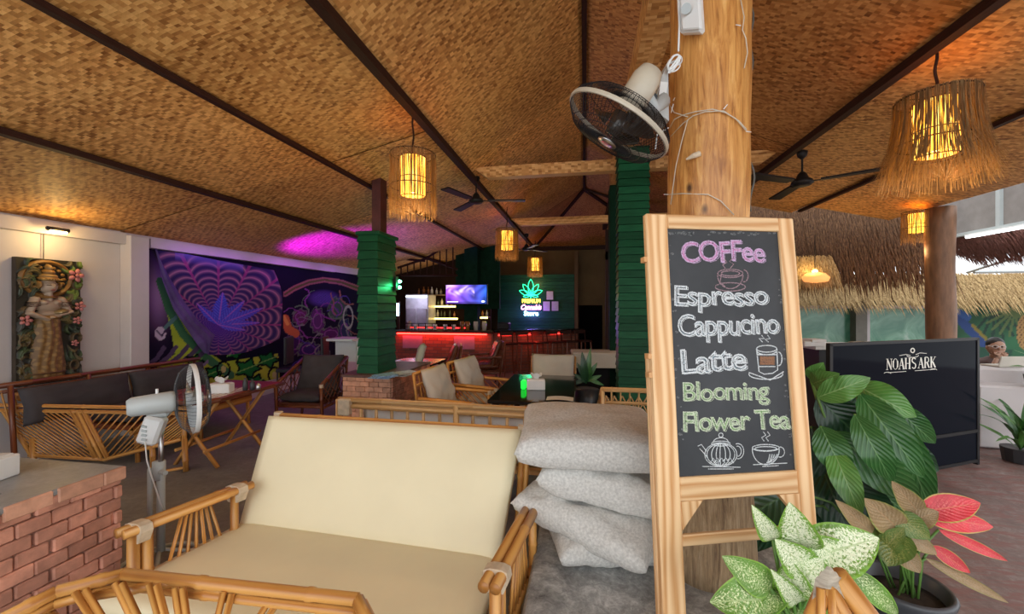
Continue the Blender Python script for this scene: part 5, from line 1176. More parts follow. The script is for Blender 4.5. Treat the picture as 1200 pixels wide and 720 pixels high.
painted('screen', lambda U, V: np.stack([p.x+.02+(q_.x-p.x-.04)*U, np.full(U.shape, 9.615), p.z+.02+(q_.z-p.z-.04)*V], -1), 100, 60, tvp, vcol('tv_screen', .3, emit=1.5), tv)
sh = thing('back_bar_shelves', 'back-bar shelves lit by yellow strips', 'shelf', PYp(530, 371, 11.3)); YL = emis('yellow_led', (1, .72, .18), 3.2)
spots_ = []
for x0, x1, y in ((478, 537, 373), (500, 537, 359), (552, 572, 372), (552, 572, 359.5), (488, 522, 346)):
    a, b = PYp(x0, y, 11.2), PYp(x1, y, 11.2); M().box(((a.x+b.x)/2, 11.3, a.z), (b.x-a.x, .3, .03)).build('board', plain('shelf_board', (.16, .10, .05), .5), sh)
    if y > 350: M().box(((a.x+b.x)/2, 11.14, a.z-.01), (b.x-a.x, .02, .05)).build('led_strip', YL, sh)
    spots_.append((a.x, b.x, a.z+.016, y))
light('POINT', (spots_[1][0]+.6, 10.95, spots_[1][2]+.1), 4, (1, .72, .3), .2)
glassb = [plain('amber_bottle', (.3, .12, .03), .12), plain('clear_bottle', (.45, .42, .35), .12), plain('dark_bottle', (.04, .05, .03), .12), PLAST]
rb = random.Random(4); ordn = 'first second third fourth fifth sixth seventh eighth ninth tenth eleventh twelfth thirteenth fourteenth fifteenth sixteenth'.split()
rown = ['lower left shelf', 'middle left shelf', 'lower right shelf', 'upper right shelf', 'top shelf']
for si, (a, b, z, y) in enumerate(spots_):
    x = a+.05; cnt = 0
    while x < b-.04 and cnt < 16:
        h = rb.uniform(.16, .27); r = rb.uniform(.03, .042); mt = rb.choice(glassb); o = M().lathe([(r, 0), (r, h*.6), (r*.35, h*.78), (r*.35, h)], (x, 11.26, z), 8).build('bottle', mt, smooth=True)
        cnt += 1; single(o, '%s %s bottle from the left on the %s of the back bar' % (ordn[cnt-1], {0: 'amber', 1: 'clear', 2: 'dark', 3: 'white'}[glassb.index(mt)], rown[si]), 'bottle', 'bottles on the %s of the back bar' % rown[si]); x += rb.uniform(.1, .17)
# fridge with pale light
a, b = PYp(474, 392, 10.6), PYp(501, 345, 10.6)
fr_ = thing('display_fridge', 'tall white display fridge behind the left end of the bar', 'fridge', ((a.x+b.x)/2, 10.9, 0)); zc = b.z
M().box(((a.x+b.x)/2, 10.95, zc/2), (b.x-a.x, .6, zc), bev=.02).build('body', plain('fridge_white', (.45, .45, .5), .3), fr_)
for k in (0, 1): M().box((a.x+(b.x-a.x)*(.27+.46*k), 10.63, zc*.42), ((b.x-a.x)*.42, .03, zc*.75), bev=.01).build('door', plain('fridge_door', (.3, .28, .33), .15), fr_)
M().box(((a.x+b.x)/2, 10.63, zc-.06), (b.x-a.x-.06, .02, .03)).build('light_strip', emis('cool_led', (.75, .9, 1), 3), fr_)
light('POINT', ((a.x+b.x)/2+.1, 10.3, 1.7), 5, (.8, .75, 1), .15)
lv = PYp(467, 363, 9.95); vt_ = thing('led_post', 'short vertical pale blue light beside the left green column', 'light', (lv.x, lv.y, 0))
M().box((lv.x, lv.y-.04, lv.z), (.05, .04, .32)).build('led_tube', emis('blue_led', (.4, .75, 1), 6), vt_); M().box((lv.x, lv.y, (lv.z+.2)/2), (.06, .04, lv.z+.2)).build('post', DKW, vt_)
gs = thing('green_spotlight', 'pair of bright green spotlights beside the left green column', 'spotlight', P(467, 333, 5.6))
for py in (330, 337): M().ell(P(468, py, 5.6), (.03, .03, .022), 10, 8).build('bulb', emis('green_spot', (.15, 1, .55), 12), gs, smooth=True)
M().box((-2.475, 5.1, P(467, 333, 5.6).z), (.05, .07, .18)).build('bracket', BLACK, gs)
light('POINT', P(470, 334, 5.45), 2.6, (.05, 1, .3), .03)
# cups, jars and machines on the bar top
barst = [(478, 'glass jar'), (486, 'white cup'), (499, 'round white cup'), (509, 'white cup'), (521, 'white cup'), (531, 'round white cup'), (541, 'amber jar'), (547, 'amber jar'), (557, 'clear jar'), (567, 'clear jar')]
for px, nm in barst:
    side_ = {486: 'leftmost ', 509: 'middle ', 521: 'rightmost ', 499: 'left ', 531: 'right ', 541: 'left ', 547: 'right ', 557: 'left ', 567: 'right ', 478: ''}[px]
    p = PYp(px, 388, BYY+.25); r = .055 if 'cup' in nm else .06; h = .14 if 'cup' in nm else .22
    single(M().lathe([(r*.8, 0), (r, h*.5), (r*.9, h), (r*.7, h)], (p.x, BYY+.3, .99), 12).build('cup' if 'cup' in nm else 'jar', glassb[3] if 'cup' in nm else glassb[1] if 'clear' in nm or 'glass' in nm else glassb[0], smooth=True), side_+'%s on the left bar top' % nm, nm.split()[-1], nm+'s on the left bar top')
p = PYp(588, 386, 9.9); single(M().box((p.x, 10.2, 1.08), (.3, .3, .16), bev=.02).build('till', BLACK), 'small dark till on the bar beside the column', 'till')
# barside: purple glow on mural top / ceiling
ps = light('SPOT', (-4.9, 6.0, 1.7), 300, (.20, .0, 1), .15, spot=1.35); aim(ps, (-4.55, 6.9, 2.8))
for yy_ in (5.2, 6.8, 8.4):
    ps = light('AREA', (-5.15, yy_, 2.40), 1.5, (.45, .1, 1), 1.3, size_y=.08); aim(ps, (-5.6, yy_, 1.6))
# dark figures at the mural end: table and speaker
wt = thing('purple_side_table', 'small white table under purple light left of the green column', 'table', P(405, 430, 7.2)); wt.location.z = 0; p = P(407, 395, 7.3)
M().box((p.x, p.y, 1.0), (.5, .5, .04)).build('tabletop', PLAST, wt); M().box((p.x+.0, p.y+.1, .8), (.4, .3, .4)).build('shelf_box', PLAST, wt)
for sx in (-.2, .2): M().tube([(p.x+sx, p.y, .98), (p.x+sx, p.y, 0)], .02).build('leg', PLAST, wt)
for k, px in enumerate((343, 386)):
    p = P(px, 420, 7.4); t = thing('dark_chair', ['left', 'right'][k]+' black chair in the shade against the mural', 'chair', (p.x, p.y, 0), 'black chairs against the mural')
    M().box((p.x, p.y, .45), (.42, .42, .06), rot(z=20), bev=.01).build('seat', BLKPL, t); M().box((p.x-.16, p.y+.1, .78), (.05, .42, .5), rot(z=20), bev=.02).build('backrest', BLKPL, t)
    for sx in (-.17, .17):
        for sy in (-.17, .17): M().tube([(p.x+sx, p.y+sy, .44), (p.x+sx, p.y+sy, 0)], .015, 5).build('leg', BLKPL, t)
# white draped bench and potted plant in the middle
wb = thing('white_cabinet', 'low white cloth-covered cabinet beside the right green column', 'cabinet', (.6, 6.5, 0)); a, b = P(673, 411, 6.4), P(728, 411, 6.4); cx_ = (a.x+b.x)/2; cy_ = (a.y+b.y)/2
M().box((cx_, cy_, .86), (.82, .5, .05), rot(z=5), bev=.01).build('top', LTFAB, wb); M().box((cx_, cy_-.26, .76), (.82, .03, .2), rot(z=5)).build('cloth_front', LTFAB, wb)
for sx in (-.38, .38): M().box((cx_+sx, cy_, .42), (.06, .5, .84)).build('side', LTFAB, wb)
M().box((cx_, cy_+.2, .42), (.76, .05, .8)).build('back', BLACK, wb); M().box((cx_, cy_, .1), (.8, .5, .05)).build('bottom_shelf', LTFAB, wb)

# ================================================================== plants
def leaf(name, base, tip, w, mat, par, normal=None, droop=.15, fold=.18, curl=.0, n=10, wavy=.03, pw=.85, seed=0):
    base, tip = Vector(base), Vector(tip); d = tip-base; L = d.length; dn_ = d.normalized(); normal = Vector(normal) if normal is not None else (Vector((0, 0, CH))-base).normalized()
    s_ = dn_.cross(normal).normalized(); nr_ = s_.cross(dn_).normalized(); w *= .82; rr = random.Random(seed)
    ph = rr.uniform(0, 6)
    def f(u, v):
        t = v; a = 2*u-1; hw = w/2*(sin(pi*min(1, t**pw*.985+.012)))**.75
        bow = droop*L*sin(pi*t)
        return base+d*t+s_*(a*hw)+nr_*(bow-fold*abs(a)**1.2*hw*-1*.0+fold*hw*(abs(a)**1.3)*1.0+wavy*hw*sin(t*17+ph+a*2)*abs(a))+dn_*(-curl*hw*abs(a))
    o = M().grid(f, 8, n).build(name, mat, par, smooth=True); return o
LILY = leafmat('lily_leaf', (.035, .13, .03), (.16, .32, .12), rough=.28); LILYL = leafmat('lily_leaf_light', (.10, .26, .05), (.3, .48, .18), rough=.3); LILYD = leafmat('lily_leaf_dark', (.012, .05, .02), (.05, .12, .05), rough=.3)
STEM = plain('green_stem', (.12, .25, .05), .5); 
lily = thing('peace_lily', 'big glossy dark green potted plant behind the chalkboard', 'plant', W(1.9, 2.2, 0))
lp = W(1.9, 2.2, 0); M().lathe([(.12, 0), (.15, .02), (.19, .3), (.21, .32), (.2, .34), (.17, .34), (.165, .28), (.01, .28)], lp, 24).build('pot', BLKPL, lily, smooth=True)
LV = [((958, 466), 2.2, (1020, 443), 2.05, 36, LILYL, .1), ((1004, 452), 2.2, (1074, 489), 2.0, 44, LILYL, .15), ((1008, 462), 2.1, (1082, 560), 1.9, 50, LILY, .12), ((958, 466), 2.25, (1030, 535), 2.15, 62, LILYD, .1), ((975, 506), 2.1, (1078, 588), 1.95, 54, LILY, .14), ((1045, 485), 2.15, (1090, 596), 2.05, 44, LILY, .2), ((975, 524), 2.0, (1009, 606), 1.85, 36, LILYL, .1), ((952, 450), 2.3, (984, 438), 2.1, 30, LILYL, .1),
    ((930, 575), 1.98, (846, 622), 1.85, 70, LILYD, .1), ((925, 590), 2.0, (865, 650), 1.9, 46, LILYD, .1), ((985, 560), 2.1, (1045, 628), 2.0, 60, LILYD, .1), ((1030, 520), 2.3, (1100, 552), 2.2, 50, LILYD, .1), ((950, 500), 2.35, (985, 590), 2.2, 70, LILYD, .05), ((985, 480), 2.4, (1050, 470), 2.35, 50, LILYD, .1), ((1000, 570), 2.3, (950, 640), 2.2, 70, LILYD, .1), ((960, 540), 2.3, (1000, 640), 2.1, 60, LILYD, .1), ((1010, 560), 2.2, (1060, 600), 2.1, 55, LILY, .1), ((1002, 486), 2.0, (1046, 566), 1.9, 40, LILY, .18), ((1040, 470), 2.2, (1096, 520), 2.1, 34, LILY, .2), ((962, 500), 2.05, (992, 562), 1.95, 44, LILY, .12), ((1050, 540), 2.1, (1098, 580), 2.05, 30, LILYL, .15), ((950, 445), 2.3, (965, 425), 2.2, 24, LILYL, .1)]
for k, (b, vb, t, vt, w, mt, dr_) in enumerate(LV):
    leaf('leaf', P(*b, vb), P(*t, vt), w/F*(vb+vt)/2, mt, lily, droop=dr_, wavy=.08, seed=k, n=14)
    q0 = lp+Vector((random.uniform(-.06, .06), random.uniform(-.06, .06), .28)); q1 = P(*b, vb); M().tube([q0, q0.lerp(q1, .5)+Vector((0, .04, .08)), q1], .006, 6).build('stem', STEM, lily, smooth=True)
AGW = leafmat('white_mottled_leaf', (.16, .34, .03), (.5, .62, .3), edge=(.25, .5, .06), spots=(.88, .93, .68), rough=.4, spot_amt=.45); AGG = leafmat('green_mottled_leaf', (.13, .28, .04), (.45, .58, .25), edge=(.3, .52, .08), spots=(.80, .88, .5), rough=.4, spot_amt=.53)
ag = thing('mottled_dumb_cane', 'white and green speckled potted plant at the foot of the chalkboard', 'plant', W(.93, 1.3, .4)); ap = W(.93, 1.3, .0)
M().lathe([(.07, .4), (.085, .41), (.105, .55), (.11, .56), (.095, .56), (.09, .53), (.01, .53)], ap, 20).build('pot', BLKPL, ag, smooth=True)
AL = [((906, 633), (881, 592), 26, AGW), ((940, 645), (925, 589), 48, AGW), ((944, 655), (1030, 631), 62, AGW), ((903, 690), (846, 652), 40, AGG), ((905, 702), (832, 706), 62, AGG), ((935, 708), (903, 667), 26, AGW), ((945, 668), (908, 632), 44, AGW), ((1000, 668), (1052, 722), 26, AGG), ((915, 690), (892, 728), 26, AGG), ((930, 690), (965, 655), 44, AGW), ((930, 700), (925, 655), 44, AGW), ((985, 655), (940, 628), 40, AGW), ((950, 700), (990, 690), 40, AGG), ((905, 705), (870, 730), 40, AGG), ((930, 712), (940, 740), 30, AGG)]
for k, (b, t, w, mt) in enumerate(AL):
    vb = 1.30+.02*(k % 3); vt = 1.24+.02*(k % 4); leaf('leaf', P(*b, vb), P(*t, vt), w*1.12/F*vb, mt, ag, droop=.12, wavy=.05, seed=k, n=12, pw=.72)
    q1 = P(*b, vb); q0 = ap+Vector((random.uniform(-.02, .02), random.uniform(-.02, .02), .5)); M().tube([q0, q0.lerp(q1, .6)+Vector((0, .02, .01)), q1], .006, 6).build('stem', STEM, ag, smooth=True)
AR = leafmat('red_leaf', (.72, .05, .07), (.8, .2, .12), edge=(.55, .5, .12), spots=(.8, .18, .16), rough=.4, spot_amt=.56); AT = leafmat('tan_leaf', (.33, .22, .1), (.5, .3, .16), edge=(.3, .35, .08), spots=(.42, .30, .18), rough=.5, spot_amt=.5); AGR = leafmat('red_flecked_green_leaf', (.10, .17, .03), (.3, .3, .1), spots=(.3, .3, .08), rough=.4, spot_amt=.52)
ar = thing('red_aglaonema', 'potted plant with red and tan leaves on the reddish floor at right', 'plant', W(1.72, 1.8, 0)); rp = W(1.72, 1.8, 0)
M().lathe([(.10, 0), (.125, .02), (.14, .3), (.165, .35), (.17, .37), (.16, .385), (.145, .375), (.135, .32), (.01, .31)], rp, 28).build('pot', plain('dark_grey_pot', (.07, .075, .085), .35), ar, smooth=True)
M().lathe([(.135, .325), (.08, .335), (.01, .34)], rp, 20).build('soil', SOIL, ar, smooth=True)
RL = [((1022, 625), (979, 586), 22, AT), ((1055, 622), (1013, 584), 38, AT), ((1078, 602), (1045, 564), 26, AT), ((1078, 600), (1149, 590), 34, AR), ((1078, 603), (1164, 618), 28, AR), ((1100, 621), (1181, 658), 14, AR), ((1092, 640), (1137, 672), 18, AR), ((1085, 655), (1182, 707), 13, AT), ((1052, 620), (1040, 664), 42, AGR), ((1052, 640), (1078, 672), 26, AT), ((1065, 612), (1100, 600), 26, AT), ((1045, 600), (1090, 632), 30, AGR), ((1030, 650), (1060, 618), 24, AGR), ((1060, 625), (1098, 650), 20, AT)]
for k, (b, t, w, mt) in enumerate(RL):
    vb = 1.78; vt = 1.72; leaf('leaf', P(*b, vb), P(*t, vt), w*1.1/F*vb, mt, ar, droop=.06, wavy=.08, seed=k+40, n=12, pw=.8)
    q1 = P(*b, vb); q0 = rp+Vector((random.uniform(-.04, .04), random.uniform(-.04, .04), .33)); M().tube([q0, q0.lerp(q1, .6)+Vector((0, .02, .02)), q1], .005, 6).build('stem', STEM, ar, smooth=True)
mp_ = P(687, 455, 5.15); mid = thing('potted_plant', 'dark leafy potted plant beyond the black table', 'plant', (mp_.x, mp_.y, 0))
M().lathe([(.12, 0), (.15, .35), (.16, .55), (.01, .55)], (mp_.x, mp_.y, 0), 16).build('pot', BLKPL, mid, smooth=True)
for k, (t, w) in enumerate((((682, 412), 14), ((692, 408), 12), ((672, 438), 9), ((705, 440), 9), ((676, 425), 10), ((700, 425), 10), ((668, 452), 8), ((708, 452), 8), ((688, 420), 10))):
    leaf('leaf', P(687, 450-k, 5.15), P(*t, 5.1), w*.75/F*5.1, LILY if k % 2 else LILYD, mid, n=8, seed=k)
# right-edge fern
def fern(px, py, v, zb, n, L, label, seed):
    rr = random.Random(seed); p0 = P(px, py, v); t = thing('fern', label, 'plant', (p0.x, p0.y, zb)); p0.z = zb+.12
    M().lathe([(.12, zb), (.14, zb+.14), (.01, zb+.13)], (p0.x, p0.y, 0), 12).build('pot', BLKPL, t)
    for k in range(n):
        a = 2*pi*k/n+rr.uniform(-.3, .3); e = rr.uniform(.2, 1.1); d = Vector((cos(a)*cos(e), sin(a)*cos(e), sin(e))); leaf('leaf', p0, p0+d*L*rr.uniform(.7, 1.1), .07, LILY if k % 2 else LILYL, t, normal=(0, -.2, 1), droop=.18, n=8, wavy=.25, seed=k)
fern(1195, 530, 4.2, 0, 22, .62, 'spreading green fern on the floor at the right edge', 3); fern(1222, 440, 4.45, .7, 14, .34, 'small green plant at the right edge above the white counter', 4)

# ================================================================== glass panel sign
ga, gb = P(972, 404, 3.48), P(1144, 397, 4.1); zt_ = 1.27
gp = thing('glass_partition', 'black glass partition with white logo lettering', 'partition', ((ga.x+gb.x)/2, (ga.y+gb.y)/2, 0)); gd = (gb-ga); gd.z = 0; Lg = gd.length; gd.normalize(); gn = Vector((gd.y, -gd.x, 0)); Rg = Matrix((gd, -gn, Vector((0, 0, 1)))).transposed(); gmid = Vector(((ga.x+gb.x)/2, (ga.y+gb.y)/2, 0))
GLS = N('dark_glass'); GLS.col((.008, .01, .016)); GLS.rough(.06); GLS.b.inputs['Specular IOR Level'].default_value = .012; GLS = GLS.m
M().box(gmid+Vector((0, 0, .66)), (Lg, .02, 1.2), Rg).build('pane', GLS, gp)
for z_, h in ((1.265, .025), (.05, .03)): M().box(gmid+Vector((0, 0, z_)), (Lg+.03, .035, h), Rg).build('frame_rail', BLACK, gp)
for s_ in (-1, 1): M().box(gmid+gd*(s_*Lg/2)+Vector((0, 0, .64)), (.035, .035, 1.26), Rg).build('frame_post', BLACK, gp)
M().box(gmid-gn*.0+Vector((0, 0, .35))+gn*.016, (Lg-.05, .01, .03), Rg).build('mid_bar', BLACK, gp)
def GP(px, py):
    d = P(px, py, 1)-Vector((0, 0, CH)); o0 = gmid+gn*.013; t = (o0-Vector((0, 0, CH))).dot(gn)/d.dot(gn); return Vector((0, 0, CH))+d*t
SIGN = emis('sign_white', (.5, .5, .45), .25); SIGN = plain('sign_print', (.75, .74, .68), .5)
m = M()
def st_(pts_, w0):       # flat stroke in pixels on the glass
    for (ax, ay), (bx2, by2) in zip(pts_[:-1], pts_[1:]):
        dx, dy = bx2-ax, by2-ay; l = math.hypot(dx, dy)+1e-9; nx, ny = -dy/l*w0/2, dx/l*w0/2; m.add([GP(ax+nx, ay+ny), GP(bx2+nx, by2+ny), GP(bx2-nx, by2-ny), GP(ax-nx, ay-ny)], [(0, 1, 2, 3)])
def glyph(ch, x, y, w, h, T=1.7, t=.6):   # condensed fat-face roman capitals
    X = lambda a: x+a*w; Y = lambda b: y-b*h; sf_ = lambda a, b: st_([(X(a)-T*.75, Y(b)), (X(a)+T*.75, Y(b))], t)
    if ch == 'N': st_([(X(.12), Y(0)), (X(.12), Y(1))], t); st_([(X(.12), Y(1)), (X(.88), Y(0))], T); st_([(X(.88), Y(0)), (X(.88), Y(1))], t); [sf_(a, b) for a, b in ((.12, 0), (.12, 1), (.88, 1))]
    if ch == 'O': pts_ = arcp(X(.5), Y(.5), w*.42, h*.5, 0, 360, 20); st_(pts_, t); st_([(X(.12), Y(.2)), (X(.08), Y(.5)), (X(.12), Y(.8))], T); st_([(X(.88), Y(.2)), (X(.92), Y(.5)), (X(.88), Y(.8))], T)
    if ch == 'A': st_([(X(.08), Y(0)), (X(.5), Y(1))], t); st_([(X(.5), Y(1)), (X(.9), Y(0))], T); st_([(X(.25), Y(.35)), (X(.72), Y(.35))], t); sf_(.08, 0); sf_(.9, 0)
    if ch == 'H': st_([(X(.15), Y(0)), (X(.15), Y(1))], T); st_([(X(.85), Y(0)), (X(.85), Y(1))], T); st_([(X(.15), Y(.5)), (X(.85), Y(.5))], t); [sf_(a, b) for a in (.15, .85) for b in (0, 1)]
    if ch == 'S': st_(arcp(X(.5), Y(.74), w*.34, h*.25, -30, -200, 10)+[(X(.5), Y(.5))]+arcp(X(.5), Y(.26), w*.34, h*.26, -60, 150, 10), T*.75)
    if ch == 'R': st_([(X(.15), Y(0)), (X(.15), Y(1))], T); st_([(X(.15), Y(1)), (X(.55), Y(1)), (X(.8), Y(.88)), (X(.8), Y(.62)), (X(.55), Y(.5)), (X(.15), Y(.5))], T*.6); st_([(X(.5), Y(.5)), (X(.9), Y(0))], T); sf_(.15, 0)
    if ch == 'K': st_([(X(.15), Y(0)), (X(.15), Y(1))], T); st_([(X(.85), Y(1)), (X(.2), Y(.42))], t); st_([(X(.4), Y(.55)), (X(.9), Y(0))], T); sf_(.15, 0); sf_(.15, 1); sf_(.85, 1)
x = 1039
for chh in 'NOAHS ARK':
    w = 7.2 if chh != ' ' else 1.6
    if chh != ' ': glyph(chh, x, 433.5-(x-1039)*.05, w-.9, 12.5)
    x += w if chh != 'S' else w-.6
st_([(1041, 437), (1062, 435.5)], .6); st_([(1072, 434.8), (1096, 433)], .6); st_([(1054, 417), (1062, 415.5), (1067, 417)], .6); st_([(1073, 416), (1078, 413.8), (1086, 414.5)], .6); st_(arcp(1069.5, 411, 2.2, 2.6, 0, 360, 10), 1.3); st_(arcp(1069.5, 416.5, 7, 2.6, 0, 180, 8), .7); st_(arcp(1040, 438, 4, 1.6, 180, 360, 6), .6); st_(arcp(1094, 434, 4, 1.6, 180, 360, 6), .6)
setp(m.build('logo_lettering', SIGN, gp), 'white condensed serif lettering')

# ================================================================== right side: slim post, garden pavilion
sp = P(1102, 340, 5.45); t = thing('slim_tree_post', 'slimmer brown tree trunk post on the right', 'post', (sp.x, sp.y, 0)); BRW = plain('brown_trunk', (.2, .095, .045), .55, bump=.6, bscale=12, var=.35, scale=6, stretch=(3, 3, .6))
M().lathe([(.15*(1+.02*sin(i)), i*.193) for i in range(16)], (sp.x, sp.y, 0), 24, wob=lambda a, z: 1+.05*noise.noise(Vector((cos(a), sin(a), z)))+.04*cos(a)*sin(z*2)).build('trunk', BRW, t, smooth=True)
RWY = 9.6
gwx0 = 2.78; struct(M().box(((gwx0+13.2)/2, RWY+.1, .95), (13.2-gwx0, .2, 1.9)).build('wall_garden', plain('garden_wall', (.16, .24, .18), .7)))
def jungle(x, y):
    c = np.zeros((len(x), 3))+np.array([.022, .12, .05]); c *= (.7+.7*vnoise(x, y, .06, 2))[:, None]
    r = random.Random(6)
    for lx, ly, a0, L, col_ in ((1165, 362, 60, 45, (.01, .045, .03)), (1175, 400, 200, 30, (.015, .07, .03)), (1190, 362, 100, 40, (.10, .16, .05)), (1150, 410, -60, 35, (.012, .07, .04))):
        for k in range(9):
            a = radians(a0+(k-4)*16); ex_, ey_ = lx+L*cos(a), ly+L*abs(sin(a))*.8; m_ = seg_d(x, y, [(lx, ly), (ex_, ey_)]); c = put(c, m_ < 1.6, col_)
    c = put(c, seg_d(x, y, [(1122, 370), (1130, 380), (1142, 392), (1152, 402)]) < 5.5, (.02, .06, .22)); c = put(c, seg_d(x, y, [(1124, 366), (1134, 372)]) < 4, (.03, .10, .32)); c = put(c, seg_d(x, y, [(1140, 382), (1156, 398)]) < 2, (.25, .2, .03))
    lp_ = (np.hypot((x-1205)/14, (y-390)/22) < 1); c = put(c, lp_, (.42, .24, .08)); c = put(c, lp_ & (np.sin(x*1.3)*np.sin(y*1.1) > .5), (.05, .03, .02))
    return c
jx0 = PYp(1118, 380, RWY-.03).x
jm = painted('jungle_mural', lambda U, V: np.stack([jx0+(13.0-jx0)*U, np.full(U.shape, RWY-.02), .35+1.45*V], -1), 260, 70, jungle, vcol('jungle_paint', .7), None); setp(jm, 'green jungle mural with blue bird and big cat behind the seated person', 'mural')
PG = N('pale_green_glass'); f = PG.noise(PG.coords('Object'), 2.2, 5, .6, 1); PG.col(PG.ramp(f, [(.35, (.05, .2, .12)), (.55, (.16, .36, .24)), (.72, (.34, .5, .4))])); PG.rough(.15); PG = PG.m
for k, (a, b) in enumerate(((925, 1001), (1016, 1091))):
    p, q_ = PYp(a, 415, RWY-.05), PYp(b, 360, RWY-.05); w = struct(thing('window_%d' % (k+1), None, None, p)); cz_ = (p.z+q_.z)/2; hh = q_.z-p.z; M().box(((p.x+q_.x)/2, RWY-.02, cz_), (q_.x-p.x, .02, hh)).build('pane', PG, w)
    for X_ in (p.x, q_.x): M().box((X_, RWY-.05, cz_), (.07, .07, hh)).build('frame_bar', WHITE, w)
    M().box(((p.x+q_.x)/2, RWY-.05, q_.z), (q_.x-p.x, .07, .06)).build('frame_bar', WHITE, w)
p = PYp(1009, 380, RWY-.2); struct(M().box((p.x, RWY-.12, .9), (.2, .2, 1.8)).build('trim_22', plain('grey_post', (.18, .17, .14), .7)))
# thatch
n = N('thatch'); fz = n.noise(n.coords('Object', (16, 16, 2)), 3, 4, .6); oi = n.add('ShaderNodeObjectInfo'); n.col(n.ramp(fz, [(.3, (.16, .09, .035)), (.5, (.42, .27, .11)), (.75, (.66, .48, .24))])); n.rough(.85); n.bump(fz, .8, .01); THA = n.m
n = N('dark_thatch'); fz = n.noise(n.coords('Object', (16, 16, 2)), 3, 4, .6); n.col(n.ramp(fz, [(.3, (.04, .016, .007)), (.55, (.13, .06, .025)), (.8, (.24, .13, .06))])); n.rough(.9); n.bump(fz, .8, .01); THD = n.m  # darker straw tones for the upper roof
def thatch(label, a, b, ztop_, zbot, back, nblade, mat, seed, lmul=1.0, under=False):
    """sloping thatch: from the eave line a-b (at zbot) rising to ztop_ over horizontal offset back"""
    a, b, back = Vector(a), Vector(b), Vector(back); rr = random.Random(seed); t = thing('thatch_eave', label, 'thatched roof', (a+b)/2); t.location.z = zbot
    up = Vector((back.x, back.y, ztop_-zbot)); A_ = Vector((a.x, a.y, zbot)); B_ = Vector((b.x, b.y, zbot)); L = (B_-A_).length; d = (B_-A_).normalized(); nrm = d.cross(up).normalized(); nrm = nrm if (nrm.z < 0) == under else -nrm
    M().grid(lambda u, v: A_.lerp(B_, u)+up*(.12+.88*v)-nrm*.05+nrm*.02*noise.noise(Vector((u*L*4, v*9, seed))), 40, 14).build('thatch_bed', mat, t, smooth=True)
    m = M()
    for k in range(nblade):
        u = rr.random(); s0_ = rr.random()**.7; st = A_+d*(L*u)+up*s0_+nrm*(-.02+.05*rr.random()); ln = rr.uniform(.18, .38)*lmul; dr_ = (-up.normalized()*(.75)+Vector((0, 0, -.45))+d*rr.uniform(-.16, .16)+nrm*rr.uniform(-.05, .18)).normalized(); w = rr.uniform(.004, .009)
        m.add([st-d*w, st+d*w, st+dr_*ln*.6+d*w*.8, st+dr_*ln*.6-d*w*.8, st+dr_*ln+Vector((0, 0, -.03))], [(0, 1, 2, 3), (3, 2, 4)])
    setp(m.build('thatch_straw', mat, t), kind='stuff'); return t
# lit inner eave along the garden wall
e0, e1 = PYp(905, 360, 8.9), PYp(1260, 360, 8.6)
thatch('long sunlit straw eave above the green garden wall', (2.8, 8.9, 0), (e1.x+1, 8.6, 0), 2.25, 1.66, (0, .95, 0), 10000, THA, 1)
# dark upper roof mass
d0, d1 = PYp(880, 330, 7.9), PYp(1110, 330, 6.9)
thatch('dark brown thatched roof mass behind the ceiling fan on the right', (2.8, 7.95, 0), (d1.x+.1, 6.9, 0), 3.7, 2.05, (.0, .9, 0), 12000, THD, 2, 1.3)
h0, h1 = PYp(900, 330, 7.6), PYp(972, 330, 7.6)
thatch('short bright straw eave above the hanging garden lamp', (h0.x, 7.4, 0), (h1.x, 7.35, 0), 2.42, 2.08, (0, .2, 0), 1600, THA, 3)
g0, g1 = P(1000, 345, 7.7), P(1116, 345, 7.4)
# inner right roof fringe with glass above
thatch('reddish straw fringe below the white light tube', (6.45, 2.2, 0), (6.45, 8.0, 0), 2.66, 2.34, (-.68, 0, 0), 7000, plain('red_straw', (.26, .12, .10), .8, var=.4, scale=20), 4, .7, True)
# skylight frame of glass panes
sk = thing('glass_skylight', 'white glazed lean-to roof panels beyond the red straw fringe', 'skylight', (8, 6, 2.2)); GLC = N('clear_pane'); GLC.col((.9, .93, .95)); GLC.rough(.3)
gt = GLC.add('ShaderNodeBsdfTransparent'); tl = GLC.add('ShaderNodeBsdfTranslucent'); tl.inputs[0].default_value = (.95, .97, 1, 1); ms = GLC.add('ShaderNodeMixShader'); ms.inputs[0].default_value = .5; GLC.l(gt.outputs[0], ms.inputs[1]); GLC.l(tl.outputs[0], ms.inputs[2]); GLC.l(ms.outputs[0], GLC.out.inputs['Surface']); GLC = GLC.m
for i in range(6):
    x0, x1 = 6.9+i*1.05, 7.9+i*1.05
    for (ya_, yb2_, za, zb) in ((5.0, 6.9, 3.0, 2.65), (6.92, 8.8, 2.64, 2.22)):
        M().add([(x0, ya_, za), (x1, ya_, za), (x1, yb2_, zb), (x0, yb2_, zb)], [(0, 1, 2, 3)]).build('pane', GLC, sk)
    M().tube([(x0-.025, 5.0, 2.98), (x0-.025, 8.8, 2.2)], .025, 4).build('glazing_bar', GREYPL, sk)
M().tube([(6.9, 6.91, 2.62), (13.4, 6.91, 2.62)], .02, 4).build('purlin', GREYPL, sk); M().tube([(6.9, 8.7, 2.2), (13.4, 8.7, 2.2)], .03, 4).build('purlin', GREYPL, sk)
